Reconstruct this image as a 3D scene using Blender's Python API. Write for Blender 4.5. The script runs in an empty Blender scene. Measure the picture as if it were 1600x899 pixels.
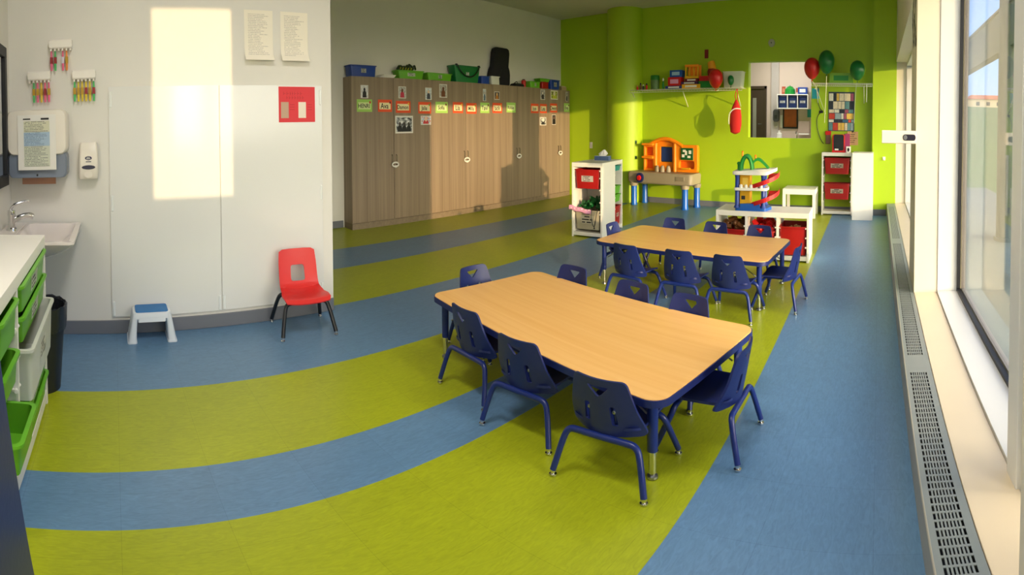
import bpy, bmesh, math, random
from mathutils import Vector, Matrix
PI = math.pi
random.seed(7)
scene = bpy.context.scene
C = scene.collection

# ------------------------------------------------------------------ camera
# a phone panorama: an equirectangular camera 1.4 m above the floor, slightly tilted
CF, CAZ, CPITCH, CROLL, CV0, CK = 761.59, .75272, -.02586, .00471, 221.29, 1.25
def cam_matrix():
    cp, sp, cr, sr = math.cos(CPITCH), math.sin(CPITCH), math.cos(CROLL), math.sin(CROLL)
    Rx = Matrix(((1, 0, 0), (0, cp, -sp), (0, sp, cp)))
    Ry = Matrix(((cr, 0, sr), (0, 1, 0), (-sr, 0, cr)))
    W = Matrix(((math.cos(CAZ), -math.sin(CAZ), 0), (math.sin(CAZ), math.cos(CAZ), 0), (0, 0, 1)))
    M = W @ Rx @ Ry
    r, f, u = M.col[0], M.col[1], M.col[2]
    return Matrix(((r[0], u[0], -f[0]), (r[1], u[1], -f[1]), (r[2], u[2], -f[2]))).to_4x4()
cd = bpy.data.cameras.new('camera')
cam = bpy.data.objects.new('camera', cd)
C.objects.link(cam)
cam.matrix_world = Matrix.Translation((0, 0, 1.4)) @ cam_matrix()
cd.type = 'PANO'
cd.panorama_type = 'EQUIRECTANGULAR'
cd.longitude_min = -800 / CF
cd.longitude_max = 800 / CF
cd.latitude_min = -(899 - CV0) / (CF * CK)
cd.latitude_max = CV0 / (CF * CK)
cd.clip_start = .02
scene.camera = cam

# ------------------------------------------------------------------ view, world, sun
scene.view_settings.view_transform = 'Standard'
scene.view_settings.look = 'None'
scene.view_settings.gamma = 1
scene.view_settings.use_curve_mapping = False
scene.view_settings.exposure = 0.5
SUN_DIR = Vector((-1, .45, -.09))
SUN_POWER = 3.3
SKY_POWER = 2.0
GLOW = 8.6
sd = bpy.data.lights.new('sun', 'SUN')
sd.energy = SUN_POWER
sd.angle = .008
sd.color = (1, .64, .34)
sun = bpy.data.objects.new('sun', sd)
C.objects.link(sun)
sun.rotation_euler = SUN_DIR.to_track_quat('-Z', 'Y').to_euler()
sun.location = (8, -4, 4)
w = bpy.data.worlds.new('sky')
scene.world = w
w.use_nodes = True
nt = w.node_tree
bg = nt.nodes['Background']
tc = nt.nodes.new('ShaderNodeTexCoord')
sx = nt.nodes.new('ShaderNodeSeparateXYZ')
cr_ = nt.nodes.new('ShaderNodeValToRGB')
nt.links.new(tc.outputs['Generated'], sx.inputs[0])
nt.links.new(sx.outputs['Z'], cr_.inputs[0])
els = cr_.color_ramp.elements
els[0].position = 0.0; els[0].color = (.34, .42, .56, 1)
els[1].position = .55; els[1].color = (.09, .22, .60, 1)
e = els.new(.12); e.color = (.25, .40, .70, 1)
# the evening sky is brightest around the low sun
dp = nt.nodes.new('ShaderNodeVectorMath'); dp.operation = 'DOT_PRODUCT'
nt.links.new(tc.outputs['Generated'], dp.inputs[0]); dp.inputs[1].default_value = tuple(-SUN_DIR.normalized())
pw = nt.nodes.new('ShaderNodeMath'); pw.operation = 'POWER'; pw.use_clamp = False
mxn = nt.nodes.new('ShaderNodeMath'); mxn.operation = 'MAXIMUM'; mxn.inputs[1].default_value = 0
nt.links.new(dp.outputs['Value'], mxn.inputs[0]); nt.links.new(mxn.outputs[0], pw.inputs[0]); pw.inputs[1].default_value = 5
gs = nt.nodes.new('ShaderNodeVectorMath'); gs.operation = 'SCALE'; gs.inputs[0].default_value = (1, .80, .56)
gm = nt.nodes.new('ShaderNodeMath'); gm.operation = 'MULTIPLY'; gm.inputs[1].default_value = GLOW
nt.links.new(pw.outputs[0], gm.inputs[0]); nt.links.new(gm.outputs[0], gs.inputs['Scale'])
ad = nt.nodes.new('ShaderNodeVectorMath'); ad.operation = 'ADD'
nt.links.new(cr_.outputs[0], ad.inputs[0]); nt.links.new(gs.outputs[0], ad.inputs[1]); nt.links.new(ad.outputs[0], bg.inputs[0])
bg.inputs[1].default_value = SKY_POWER
scene.cycles.use_denoising = True
scene.cycles.max_bounces = 12
scene.cycles.diffuse_bounces = 8
scene.cycles.transparent_max_bounces = 16
scene.cycles.sample_clamp_indirect = 6
try:
    scene.cycles.denoiser = 'OPENIMAGEDENOISE'
except Exception:
    pass
# portals: they only steer the sky light through the window openings
def portal(name, y0, y1, z0, z1):
    d = bpy.data.lights.new(name, 'AREA')
    d.shape = 'RECTANGLE'; d.size = z1 - z0; d.size_y = y1 - y0
    d.cycles.is_portal = True
    o = bpy.data.objects.new(name, d); C.objects.link(o)
    o.location = (.86, (y0 + y1) / 2, (z0 + z1) / 2)
    o.rotation_euler = (0, PI / 2, 0)
    return o

# ------------------------------------------------------------------ materials
def lin(h):
    if isinstance(h, str):
        h = h.lstrip('#')
        c = [int(h[i:i + 2], 16) / 255 for i in (0, 2, 4)]
    else:
        c = [v / 255 for v in h]
    return tuple(v / 12.92 if v <= .04045 else ((v + .055) / 1.055) ** 2.4 for v in c) + (1,)
MATS = {}
def mat(name, col, rough=.5, metal=0, var=.06, scale=6, bump=0, bscale=60, spec=.5, trans=0, alpha=1, emit=None, sss=0):
    """principled material whose colour is modulated by procedural noise"""
    if name in MATS: return MATS[name]
    m = bpy.data.materials.new(name); m.use_nodes = True
    n = m.node_tree.nodes; l = m.node_tree.links
    b = n['Principled BSDF']
    c = lin(col)
    b.inputs['Roughness'].default_value = rough
    b.inputs['Metallic'].default_value = metal
    b.inputs['Specular IOR Level'].default_value = spec
    if trans: b.inputs['Transmission Weight'].default_value = trans
    if alpha < 1: b.inputs['Alpha'].default_value = alpha
    t = n.new('ShaderNodeTexCoord'); no = n.new('ShaderNodeTexNoise')
    no.inputs['Scale'].default_value = scale; no.inputs['Detail'].default_value = 4
    l.new(t.outputs['Object'], no.inputs['Vector'])
    mx = n.new('ShaderNodeMix'); mx.data_type = 'RGBA'
    mx.inputs[6].default_value = tuple(v * (1 - var) for v in c[:3]) + (1,)
    mx.inputs[7].default_value = tuple(min(1, v * (1 + var)) for v in c[:3]) + (1,)
    l.new(no.outputs['Fac'], mx.inputs[0]); l.new(mx.outputs[2], b.inputs['Base Color'])
    if bump:
        n2 = n.new('ShaderNodeTexNoise'); n2.inputs['Scale'].default_value = bscale
        bp = n.new('ShaderNodeBump'); bp.inputs['Strength'].default_value = bump; bp.inputs['Distance'].default_value = .002
        l.new(t.outputs['Object'], n2.inputs['Vector']); l.new(n2.outputs['Fac'], bp.inputs['Height']); l.new(bp.outputs[0], b.inputs['Normal'])
    if emit:
        b.inputs['Emission Color'].default_value = c; b.inputs['Emission Strength'].default_value = emit
    MATS[name] = m
    return m

def math_node(n, l, op, a, b=None, c=None):
    x = n.new('ShaderNodeMath'); x.operation = op
    for i, v in enumerate((a, b, c)):
        if v is None: continue
        if isinstance(v, (int, float)): x.inputs[i].default_value = v
        else: l.new(v, x.inputs[i])
    return x.outputs[0]

def floor_material():
    m = bpy.data.materials.new('marbled_tile_floor'); m.use_nodes = True
    n = m.node_tree.nodes; l = m.node_tree.links; b = n['Principled BSDF']
    t = n.new('ShaderNodeTexCoord'); s = n.new('ShaderNodeSeparateXYZ'); l.new(t.outputs['Object'], s.inputs[0])
    X, Y = s.outputs[0], s.outputs[1]
    # stripe edges: x = a + b*y (measured on the floor)
    edges = [(-6.22, 0.0), (-5.33, 0.0), (-4.20, 0.0), (-3.10, 0.0), (-2.245, 0.0), (-1.83, 0.0), (-.70, -.022)]
    total = None
    for a, k in edges:
        e = math_node(n, l, 'ADD', math_node(n, l, 'MULTIPLY', Y, k), a)
        g = math_node(n, l, 'GREATER_THAN', X, e)
        total = g if total is None else math_node(n, l, 'ADD', total, g)
    isblue = math_node(n, l, 'MODULO', total, 2.0)     # 1,3,5,7 edges passed -> blue
    isblue = math_node(n, l, 'GREATER_THAN', isblue, .5)
    # marbling: streaky noise in two directions
    mp = n.new('ShaderNodeMapping'); mp.inputs['Scale'].default_value = (55, 14, 1); l.new(t.outputs['Object'], mp.inputs[0])
    n1 = n.new('ShaderNodeTexNoise'); n1.inputs['Detail'].default_value = 6; n1.inputs['Scale'].default_value = 1; n1.inputs['Distortion'].default_value = 1.5; l.new(mp.outputs[0], n1.inputs['Vector'])
    mp2 = n.new('ShaderNodeMapping'); mp2.inputs['Scale'].default_value = (3, 3, 1); l.new(t.outputs['Object'], mp2.inputs[0])
    n2 = n.new('ShaderNodeTexNoise'); n2.inputs['Detail'].default_value = 3; l.new(mp2.outputs[0], n2.inputs['Vector'])
    # tile to tile tone: snap coordinates to 0.41 m tiles
    T = .415
    sn = n.new('ShaderNodeVectorMath'); sn.operation = 'SNAP'; sn.inputs[1].default_value = (T, T, 10); l.new(t.outputs['Object'], sn.inputs[0])
    wn = n.new('ShaderNodeTexWhiteNoise'); l.new(sn.outputs[0], wn.inputs['Vector'])
    fx = math_node(n, l, 'PINGPONG', X, T / 2); fy = math_node(n, l, 'PINGPONG', Y, T / 2)
    seam = math_node(n, l, 'LESS_THAN', math_node(n, l, 'MINIMUM', fx, fy), .0012)
    v = math_node(n, l, 'ADD', math_node(n, l, 'MULTIPLY', math_node(n, l, 'SUBTRACT', n1.outputs['Fac'], .5), .55),
                  math_node(n, l, 'MULTIPLY', math_node(n, l, 'SUBTRACT', wn.outputs['Value'], .5), .05))
    v = math_node(n, l, 'ADD', v, math_node(n, l, 'MULTIPLY', math_node(n, l, 'SUBTRACT', n2.outputs['Fac'], .5), .10))
    v = math_node(n, l, 'SUBTRACT', v, math_node(n, l, 'MULTIPLY', seam, .18))
    v = math_node(n, l, 'ADD', v, 1.0)
    mx = n.new('ShaderNodeMix'); mx.data_type = 'RGBA'; l.new(isblue, mx.inputs[0])
    mx.inputs[6].default_value = lin('#9fa91c'); mx.inputs[7].default_value = lin('#5f84a8')
    mv = n.new('ShaderNodeVectorMath'); mv.operation = 'SCALE'; l.new(mx.outputs[2], mv.inputs[0]); l.new(v, mv.inputs['Scale'])
    l.new(mv.outputs[0], b.inputs['Base Color'])
    b.inputs['Roughness'].default_value = .38
    b.inputs['Specular IOR Level'].default_value = .35
    bp = n.new('ShaderNodeBump'); bp.inputs['Strength'].default_value = .15; bp.inputs['Distance'].default_value = .001
    l.new(n1.outputs['Fac'], bp.inputs['Height']); l.new(bp.outputs[0], b.inputs['Normal'])
    return m

def wood_material(name, c1, c2, axis='Z', scale=1.0, rough=.45):
    if name in MATS: return MATS[name]
    m = bpy.data.materials.new(name); m.use_nodes = True
    n = m.node_tree.nodes; l = m.node_tree.links; b = n['Principled BSDF']
    t = n.new('ShaderNodeTexCoord'); mp = n.new('ShaderNodeMapping'); l.new(t.outputs['Object'], mp.inputs[0])
    s = {'Z': (28, 28, .6), 'X': (.8, 30, 30), 'Y': (30, .8, 30)}[axis]
    mp.inputs['Scale'].default_value = tuple(v * scale for v in s)
    n1 = n.new('ShaderNodeTexNoise'); n1.inputs['Scale'].default_value = 1; n1.inputs['Detail'].default_value = 8; n1.inputs['Roughness'].default_value = .65; n1.inputs['Distortion'].default_value = .4
    l.new(mp.outputs[0], n1.inputs['Vector'])
    cr = n.new('ShaderNodeValToRGB'); cr.color_ramp.elements[0].position = .32; cr.color_ramp.elements[1].position = .7
    cr.color_ramp.elements[0].color = lin(c1); cr.color_ramp.elements[1].color = lin(c2)
    l.new(n1.outputs['Fac'], cr.inputs[0]); l.new(cr.outputs[0], b.inputs['Base Color'])
    b.inputs['Roughness'].default_value = rough
    MATS[name] = m
    return m

def glass_material(name, tint, refl=.12, alpha_fac=.0):
    """clear sheet: mostly transparent, a fresnel share of mirror reflection"""
    if name in MATS: return MATS[name]
    m = bpy.data.materials.new(name); m.use_nodes = True
    n = m.node_tree.nodes; l = m.node_tree.links
    for x in list(n):
        if x.type == 'BSDF_PRINCIPLED': n.remove(x)
    out = [x for x in n if x.type == 'OUTPUT_MATERIAL'][0]
    tr = n.new('ShaderNodeBsdfTransparent'); tr.inputs[0].default_value = tint
    gl = n.new('ShaderNodeBsdfGlossy'); gl.inputs['Roughness'].default_value = .02
    fr = n.new('ShaderNodeLayerWeight'); fr.inputs[0].default_value = .5
    mx = n.new('ShaderNodeMixShader')
    f2 = math_node(n, l, 'MULTIPLY_ADD', math_node(n, l, 'POWER', fr.outputs['Facing'], 5.0), .8, refl)
    l.new(f2, mx.inputs[0]); l.new(tr.outputs[0], mx.inputs[1]); l.new(gl.outputs[0], mx.inputs[2])
    l.new(mx.outputs[0], out.inputs[0])
    MATS[name] = m
    return m

def board_material():
    """white glass board: white body under a clear glossy coat"""
    m = mat('glass_board', (228, 229, 228), rough=.12, var=.01, spec=.6)
    return m

def print_material(name, paper, ink, lines=26, words=9, margin=.1, seed=0, strong=.75):
    """a printed sheet: rows of broken dark lines inside a margin, in generated 0..1 coordinates (u across, v up)"""
    if name in MATS: return MATS[name]
    m = bpy.data.materials.new(name); m.use_nodes = True
    n = m.node_tree.nodes; l = m.node_tree.links; b = n['Principled BSDF']
    uv = n.new('ShaderNodeUVMap'); s = n.new('ShaderNodeSeparateXYZ'); l.new(uv.outputs[0], s.inputs[0])
    u, v = s.outputs[0], s.outputs[1]
    row = math_node(n, l, 'FLOOR', math_node(n, l, 'MULTIPLY', v, lines))
    fr = math_node(n, l, 'FRACT', math_node(n, l, 'MULTIPLY', v, lines))
    inrow = math_node(n, l, 'MULTIPLY', math_node(n, l, 'GREATER_THAN', fr, .3), math_node(n, l, 'LESS_THAN', fr, .72))
    cv = n.new('ShaderNodeCombineXYZ'); l.new(math_node(n, l, 'MULTIPLY', u, words * 4), cv.inputs[0]); l.new(math_node(n, l, 'MULTIPLY', row, 7.3), cv.inputs[1]); cv.inputs[2].default_value = seed
    no = n.new('ShaderNodeTexNoise'); no.inputs['Scale'].default_value = 1; no.inputs['Detail'].default_value = 1; l.new(cv.outputs[0], no.inputs['Vector'])
    word = math_node(n, l, 'GREATER_THAN', no.outputs['Fac'], .42)
    wn = n.new('ShaderNodeTexWhiteNoise'); wn.noise_dimensions = '2D'
    c2 = n.new('ShaderNodeCombineXYZ'); l.new(row, c2.inputs[0]); c2.inputs[1].default_value = seed; l.new(c2.outputs[0], wn.inputs['Vector'])
    end = math_node(n, l, 'SUBTRACT', 1 - margin, math_node(n, l, 'MULTIPLY', wn.outputs['Value'], .35))
    inside = math_node(n, l, 'MULTIPLY', math_node(n, l, 'GREATER_THAN', u, margin), math_node(n, l, 'LESS_THAN', u, end))
    inside = math_node(n, l, 'MULTIPLY', inside, math_node(n, l, 'MULTIPLY', math_node(n, l, 'GREATER_THAN', v, margin * .7), math_node(n, l, 'LESS_THAN', v, 1 - margin * .6)))
    f = math_node(n, l, 'MULTIPLY', math_node(n, l, 'MULTIPLY', inrow, word), math_node(n, l, 'MULTIPLY', inside, strong))
    mx = n.new('ShaderNodeMix'); mx.data_type = 'RGBA'; l.new(f, mx.inputs[0]); mx.inputs[6].default_value = lin(paper); mx.inputs[7].default_value = lin(ink)
    l.new(mx.outputs[2], b.inputs['Base Color']); b.inputs['Roughness'].default_value = .7
    MATS[name] = m
    return m

def photo_material(name, cols, seed=0, scale=4):
    """a small colour photograph: soft blotches of the given colours"""
    if name in MATS: return MATS[name]
    m = bpy.data.materials.new(name); m.use_nodes = True
    n = m.node_tree.nodes; l = m.node_tree.links; b = n['Principled BSDF']
    uv = n.new('ShaderNodeUVMap')
    mp = n.new('ShaderNodeMapping'); mp.inputs['Location'].default_value = (seed * 3.1, seed * 1.7, seed); l.new(uv.outputs[0], mp.inputs[0])
    no = n.new('ShaderNodeTexNoise'); no.inputs['Scale'].default_value = scale; no.inputs['Detail'].default_value = 3; l.new(mp.outputs[0], no.inputs['Vector'])
    cr = n.new('ShaderNodeValToRGB'); cr.color_ramp.interpolation = 'EASE'
    k = len(cols)
    cr.color_ramp.elements[0].position = .36; cr.color_ramp.elements[0].color = lin(cols[0])
    cr.color_ramp.elements[1].position = .62; cr.color_ramp.elements[1].color = lin(cols[-1])
    for i in range(1, k - 1):
        e = cr.color_ramp.elements.new(.36 + .26 * i / (k - 1)); e.color = lin(cols[i])
    l.new(no.outputs['Fac'], cr.inputs[0]); l.new(cr.outputs[0], b.inputs['Base Color']); b.inputs['Roughness'].default_value = .3
    MATS[name] = m
    return m

# ------------------------------------------------------------------ mesh helpers
def obj(name, bm, m, parent=None, smooth=False, bevel=0, segs=2):
    if not isinstance(bm, bpy.types.Mesh):
        me = bpy.data.meshes.new(name); bm.normal_update(); bm.to_mesh(me); bm.free()
    else: me = bm
    o = bpy.data.objects.new(name, me); C.objects.link(o)
    if m:
        ms = m if isinstance(m, (list, tuple)) else [m]
        me.materials.clear()
        for x in ms: me.materials.append(x)
    if smooth:
        me.polygons.foreach_set('use_smooth', [True] * len(me.polygons))
        try: me.set_sharp_from_angle(angle=math.radians(38))
        except Exception: pass
    if bevel:
        b = o.modifiers.new('bevel', 'BEVEL'); b.width = bevel; b.segments = segs; b.limit_method = 'ANGLE'; b.angle_limit = math.radians(40)
    if parent: o.parent = parent
    return o
def tag(o, label=None, cat=None, group=None, kind=None):
    if label: o['label'] = label
    if cat: o['category'] = cat
    if group: o['group'] = group
    if kind: o['kind'] = kind
    return o
def thing(name, label, cat, loc=(0, 0, 0), rz=0, group=None):
    o = bpy.data.objects.new(name, None); C.objects.link(o)
    o.empty_display_size = .05
    o.location = loc; o.rotation_euler = (0, 0, rz)
    return tag(o, label, cat, group)
def dup(root, loc, rz, label, group=None):
    r = root.copy(); C.objects.link(r); r.location = loc; r.rotation_euler = (0, 0, rz)
    if label: r['label'] = label
    if group: r['group'] = group
    for ch in list(root.children):
        c = ch.copy(); C.objects.link(c); c.parent = r
        for g in list(ch.children):
            d = g.copy(); C.objects.link(d); d.parent = c
    return r
def new(): return bmesh.new()
def box(bm, x0, x1, y0, y1, z0, z1, mi=0):
    vs = [bm.verts.new(p) for p in ((x0, y0, z0), (x1, y0, z0), (x1, y1, z0), (x0, y1, z0), (x0, y0, z1), (x1, y0, z1), (x1, y1, z1), (x0, y1, z1))]
    for f in ((0, 3, 2, 1), (4, 5, 6, 7), (0, 1, 5, 4), (1, 2, 6, 5), (2, 3, 7, 6), (3, 0, 4, 7)):
        fc = bm.faces.new([vs[i] for i in f]); fc.material_index = mi
    return vs
def bx(*a): bm = new(); box(bm, *a); return bm
def tube(bm, pts, r, n=10, cap=True, closed=False):
    """round tube along a polyline; r a number or one per point"""
    pts = [Vector(p) for p in pts]; k = len(pts)
    rs = r if isinstance(r, (list, tuple)) else [r] * k
    rings = []; up = None
    for i, p in enumerate(pts):
        a = pts[(i - 1) % k] if (i > 0 or closed) else p
        b = pts[(i + 1) % k] if (i < k - 1 or closed) else p
        d = (b - a).normalized()
        if up is None:
            up = Vector((0, 0, 1)) if abs(d.z) < .9 else Vector((1, 0, 0))
        s = d.cross(up).normalized(); up = s.cross(d).normalized()
        rings.append([bm.verts.new(p + (s * math.cos(2 * PI * j / n) + up * math.sin(2 * PI * j / n)) * rs[i]) for j in range(n)])
    for i in range(k if closed else k - 1):
        a, b = rings[i], rings[(i + 1) % k]
        for j in range(n): bm.faces.new((a[j], a[(j + 1) % n], b[(j + 1) % n], b[j]))
    if cap and not closed:
        bm.faces.new(list(reversed(rings[0]))); bm.faces.new(rings[-1])
def smooth_path(pts, it=2):
    """Chaikin corner cutting that keeps the ends"""
    pts = [Vector(p) for p in pts]
    for _ in range(it):
        q = [pts[0]]
        for a, b in zip(pts[:-1], pts[1:]): q += [a * .75 + b * .25, a * .25 + b * .75]
        q.append(pts[-1]); pts = q
    return pts
def lathe(bm, prof, cx=0, cy=0, n=24, sx=1, sy=1):
    """prof: list of (radius, z)"""
    rings = []
    for r, z in prof:
        if r < 1e-5: rings.append([bm.verts.new((cx, cy, z))])
        else: rings.append([bm.verts.new((cx + r * sx * math.cos(2 * PI * j / n), cy + r * sy * math.sin(2 * PI * j / n), z)) for j in range(n)])
    for a, b in zip(rings[:-1], rings[1:]):
        if len(a) == 1 and len(b) == 1: continue
        if len(a) == 1:
            for j in range(n): bm.faces.new((a[0], b[(j + 1) % n], b[j]))
        elif len(b) == 1:
            for j in range(n): bm.faces.new((a[j], a[(j + 1) % n], b[0]))
        else:
            for j in range(n): bm.faces.new((a[j], a[(j + 1) % n], b[(j + 1) % n], b[j]))
    bmesh.ops.recalc_face_normals(bm, faces=bm.faces)
def rrect(x0, x1, y0, y1, r, n=5):
    out = []
    for cx, cy, a0 in ((x1 - r, y1 - r, 0), (x0 + r, y1 - r, 90), (x0 + r, y0 + r, 180), (x1 - r, y0 + r, 270)):
        for i in range(n + 1):
            a = math.radians(a0 + 90 * i / n); out.append((cx + r * math.cos(a), cy + r * math.sin(a)))
    return out
def loft(bm, loops, cap0=True, cap1=True):
    """loops: lists of 3D points with equal count"""
    rings = [[bm.verts.new(p) for p in L] for L in loops]
    n = len(rings[0])
    for a, b in zip(rings[:-1], rings[1:]):
        for j in range(n): bm.faces.new((a[j], a[(j + 1) % n], b[(j + 1) % n], b[j]))
    if cap0: bm.faces.new(list(reversed(rings[0])))
    if cap1: bm.faces.new(rings[-1])
    bmesh.ops.recalc_face_normals(bm, faces=bm.faces)
def prism(bm, poly, z0, z1):
    loft(bm, [[(x, y, z0) for x, y in poly], [(x, y, z1) for x, y in poly]])
def extrude_poly(outer, holes, thick, to3d, cuts=0):
    """flat plate with holes, made from a filled 2D curve; (x, y, t) -> to3d(x, y, t)"""
    cu = bpy.data.curves.new('plate', 'CURVE'); cu.dimensions = '2D'; cu.fill_mode = 'BOTH'
    for L in [outer] + holes:
        s = cu.splines.new('POLY'); s.points.add(len(L) - 1); s.use_cyclic_u = True
        for i, (x, y) in enumerate(L): s.points[i].co = (x, y, 0, 1)
    cu.extrude = thick / 2
    o = bpy.data.objects.new('plate', cu); C.objects.link(o)
    dg = bpy.context.evaluated_depsgraph_get()
    me = bpy.data.meshes.new_from_object(o.evaluated_get(dg))
    bpy.data.objects.remove(o); bpy.data.curves.remove(cu)
    bm = bmesh.new(); bm.from_mesh(me); bpy.data.meshes.remove(me)
    bmesh.ops.remove_doubles(bm, verts=bm.verts, dist=1e-5)
    if cuts:
        xs = [v.co.x for v in bm.verts]; ys = [v.co.y for v in bm.verts]
        for ax, lo, hi in ((0, min(xs), max(xs)), (1, min(ys), max(ys))):
            for i in range(1, cuts):
                c = lo + (hi - lo) * i / cuts
                g = bm.verts[:] + bm.edges[:] + bm.faces[:]
                no = (1, 0, 0) if ax == 0 else (0, 1, 0)
                bmesh.ops.bisect_plane(bm, geom=g, plane_co=(c, 0, 0) if ax == 0 else (0, c, 0), plane_no=no)
    for v in bm.verts: v.co = Vector(to3d(v.co.x, v.co.y, v.co.z))
    bmesh.ops.recalc_face_normals(bm, faces=bm.faces)
    return bm
def uv_quad(bm, p00, p10, p11, p01, mi=0):
    uvl = bm.loops.layers.uv.verify()
    vs = [bm.verts.new(p) for p in (p00, p10, p11, p01)]
    f = bm.faces.new(vs); f.material_index = mi
    for lp, uv in zip(f.loops, ((0, 0), (1, 0), (1, 1), (0, 1))): lp[uvl].uv = uv
    return f
def sheet_bm(w, h, curl=0, n=8, bottom_curl=0):
    """thin paper in the local XZ plane facing -Y, origin at its bottom centre; uv 0..1"""
    bm = new(); uvl = bm.loops.layers.uv.verify()
    g = []
    for j in range(n + 1):
        row = []
        for i in range(n + 1):
            u, v = i / n, j / n
            y = -.0015 - curl * (1 - v) ** 2 * (.4 + .6 * u) - bottom_curl * max(0, .25 - v) ** 2 * 16
            row.append((bm.verts.new((w * (u - .5), y, h * v)), (u, v)))
        g.append(row)
    for j in range(n):
        for i in range(n):
            q = (g[j][i], g[j][i + 1], g[j + 1][i + 1], g[j + 1][i])
            f = bm.faces.new([a[0] for a in q]); f.smooth = True
            for lp, a in zip(f.loops, q): lp[uvl].uv = a[1]
    return bm
def text_mesh(name, s, size, m, parent, loc, rot, extrude=.0006, align='CENTER'):
    cu = bpy.data.curves.new(name, 'FONT'); cu.body = s; cu.size = size; cu.extrude = extrude; cu.align_x = align; cu.align_y = 'CENTER'
    cu.resolution_u = 3; cu.offset = size * .012
    o = bpy.data.objects.new(name, cu); C.objects.link(o)
    dg = bpy.context.evaluated_depsgraph_get()
    me = bpy.data.meshes.new_from_object(o.evaluated_get(dg))
    bpy.data.objects.remove(o); bpy.data.curves.remove(cu)
    o = bpy.data.objects.new(name, me); C.objects.link(o); me.materials.clear(); me.materials.append(m)
    o.location = loc; o.rotation_euler = rot
    if parent: o.parent = parent
    return o
def struct(name, bm, m, parent=None, bevel=0, smooth=False):
    o = obj(name, bm, m, parent, bevel=bevel, smooth=smooth)
    if not parent: o['kind'] = 'structure'
    return o

# ------------------------------------------------------------------ the room
YG = 9.9      # green wall
XC = -7.56    # wall behind the cabinets
ZC = 3.58     # ceiling
M_wall = mat('white_wall_paint', (226, 224, 219), rough=.55, var=.015, bump=.1, bscale=180)
M_green = mat('lime_wall_paint', (168, 202, 28), rough=.5, var=.02, scale=2, bump=.1, bscale=160)
M_ceil = mat('ceiling_paint', (205, 203, 196), rough=.8, var=.02)
M_base = mat('grey_vinyl_base', (112, 116, 126), rough=.45, var=.04)
M_white = mat('white_melamine', (238, 236, 230), rough=.4, var=.015)
M_frame = mat('white_window_frame', (222, 221, 216), rough=.35, var=.01)
M_sill = mat('cream_sill', (222, 205, 176), rough=.4, var=.03)
M_cream = mat('cream_jamb_paint', (224, 214, 194), rough=.5, var=.02)
M_olive = mat('khaki_pier_paint', (196, 190, 158), rough=.6, var=.03)
M_black = mat('black_rubber', (24, 25, 30), rough=.5)
struct('floor', bx(-8.3, .9, -3.8, 10.3, -.08, 0), floor_material())
struct('ceiling', bx(-8.3, .9, -3.8, 10.3, ZC, ZC + .1), M_ceil)
# partition that carries the glass board
struct('wall_board', bx(-8.3, -4.1, -1.1, 1.97, 0, ZC), M_wall)
struct('wall_cabinet', bx(-8.3, XC, 1.97, 10.3, 0, ZC), M_wall)
struct('wall_left', bx(-4.1, -1.62, -1.1, -.88, 0, ZC), M_wall)
struct('wall_return', bx(-1.75, -1.62, -3.8, -1.1, 0, ZC), M_wall)
struct('wall_back', bx(-1.62, .9, -3.8, -3.6, 0, ZC), M_wall)
# green wall with the opening into the next room
ox0, ox1, oz0, oz1 = -2.72, -1.39, 1.21, 2.49
b = new()
box(b, XC, ox0, YG, YG + .18, 0, ZC); box(b, ox1, .9, YG, YG + .18, 0, ZC)
box(b, ox0, ox1, YG, YG + .18, 0, oz0); box(b, ox0, ox1, YG, YG + .18, oz1, ZC)
struct('wall_green', b, M_green)
struct('wall_green_pier', bx(-.13, .34, YG - .22, YG, 0, ZC), M_green)
b = new(); lathe(b, [(0, 0), (.44, 0), (.44, ZC), (0, ZC)], n=48)
o = struct('wall_green_column', b, M_green, smooth=True); o.location = (-5.66, YG + .02, 0)
# window wall: openings (y0, y1, z0, z1)
XW0, XW1, SZ = .32, .80, .20
b = new()
def wseg(y0, y1, z0, z1): box(b, XW0 + .01, XW1, y0, y1, z0, z1)
WA = (1.85, 4.36, SZ, 2.75); WB_ = (1.05, 1.72, SZ, 2.75); WC = (-1.92, -.97, 1.34, 2.77); WD = (-3.4, -2.02, SZ, 2.75); WF = (4.98, 9.72, SZ, 2.46)  # unseen rear windows: high one shaped for sun patch, low one added for skylight
wseg(-3.8, -3.4, 0, ZC); wseg(-3.4, -2.02, 0, SZ); wseg(-3.4, -2.02, 2.75, ZC); wseg(-2.02, -1.92, 0, ZC)
wseg(-1.92, -.97, 0, 1.34); wseg(-1.92, -.97, 2.77, ZC); wseg(-.97, 1.05, 0, ZC)
wseg(1.05, 4.36, 0, SZ - .015); wseg(1.05, 4.36, 2.75, ZC)
wseg(4.98, 9.72, 0, SZ - .015); wseg(4.98, 9.72, 2.46, ZC); wseg(9.72, 10.3, 0, ZC)
struct('wall_window', b, M_cream)
struct('wall_window_pier', bx(XW0 + .01, XW1, 4.36, 4.98, 0, ZC), M_olive)
for i, (y0, y1, z0, z1) in enumerate((WA, WB_, WC, WD, WF)): portal('sky_portal', y0, y1, z0, z1)
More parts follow.
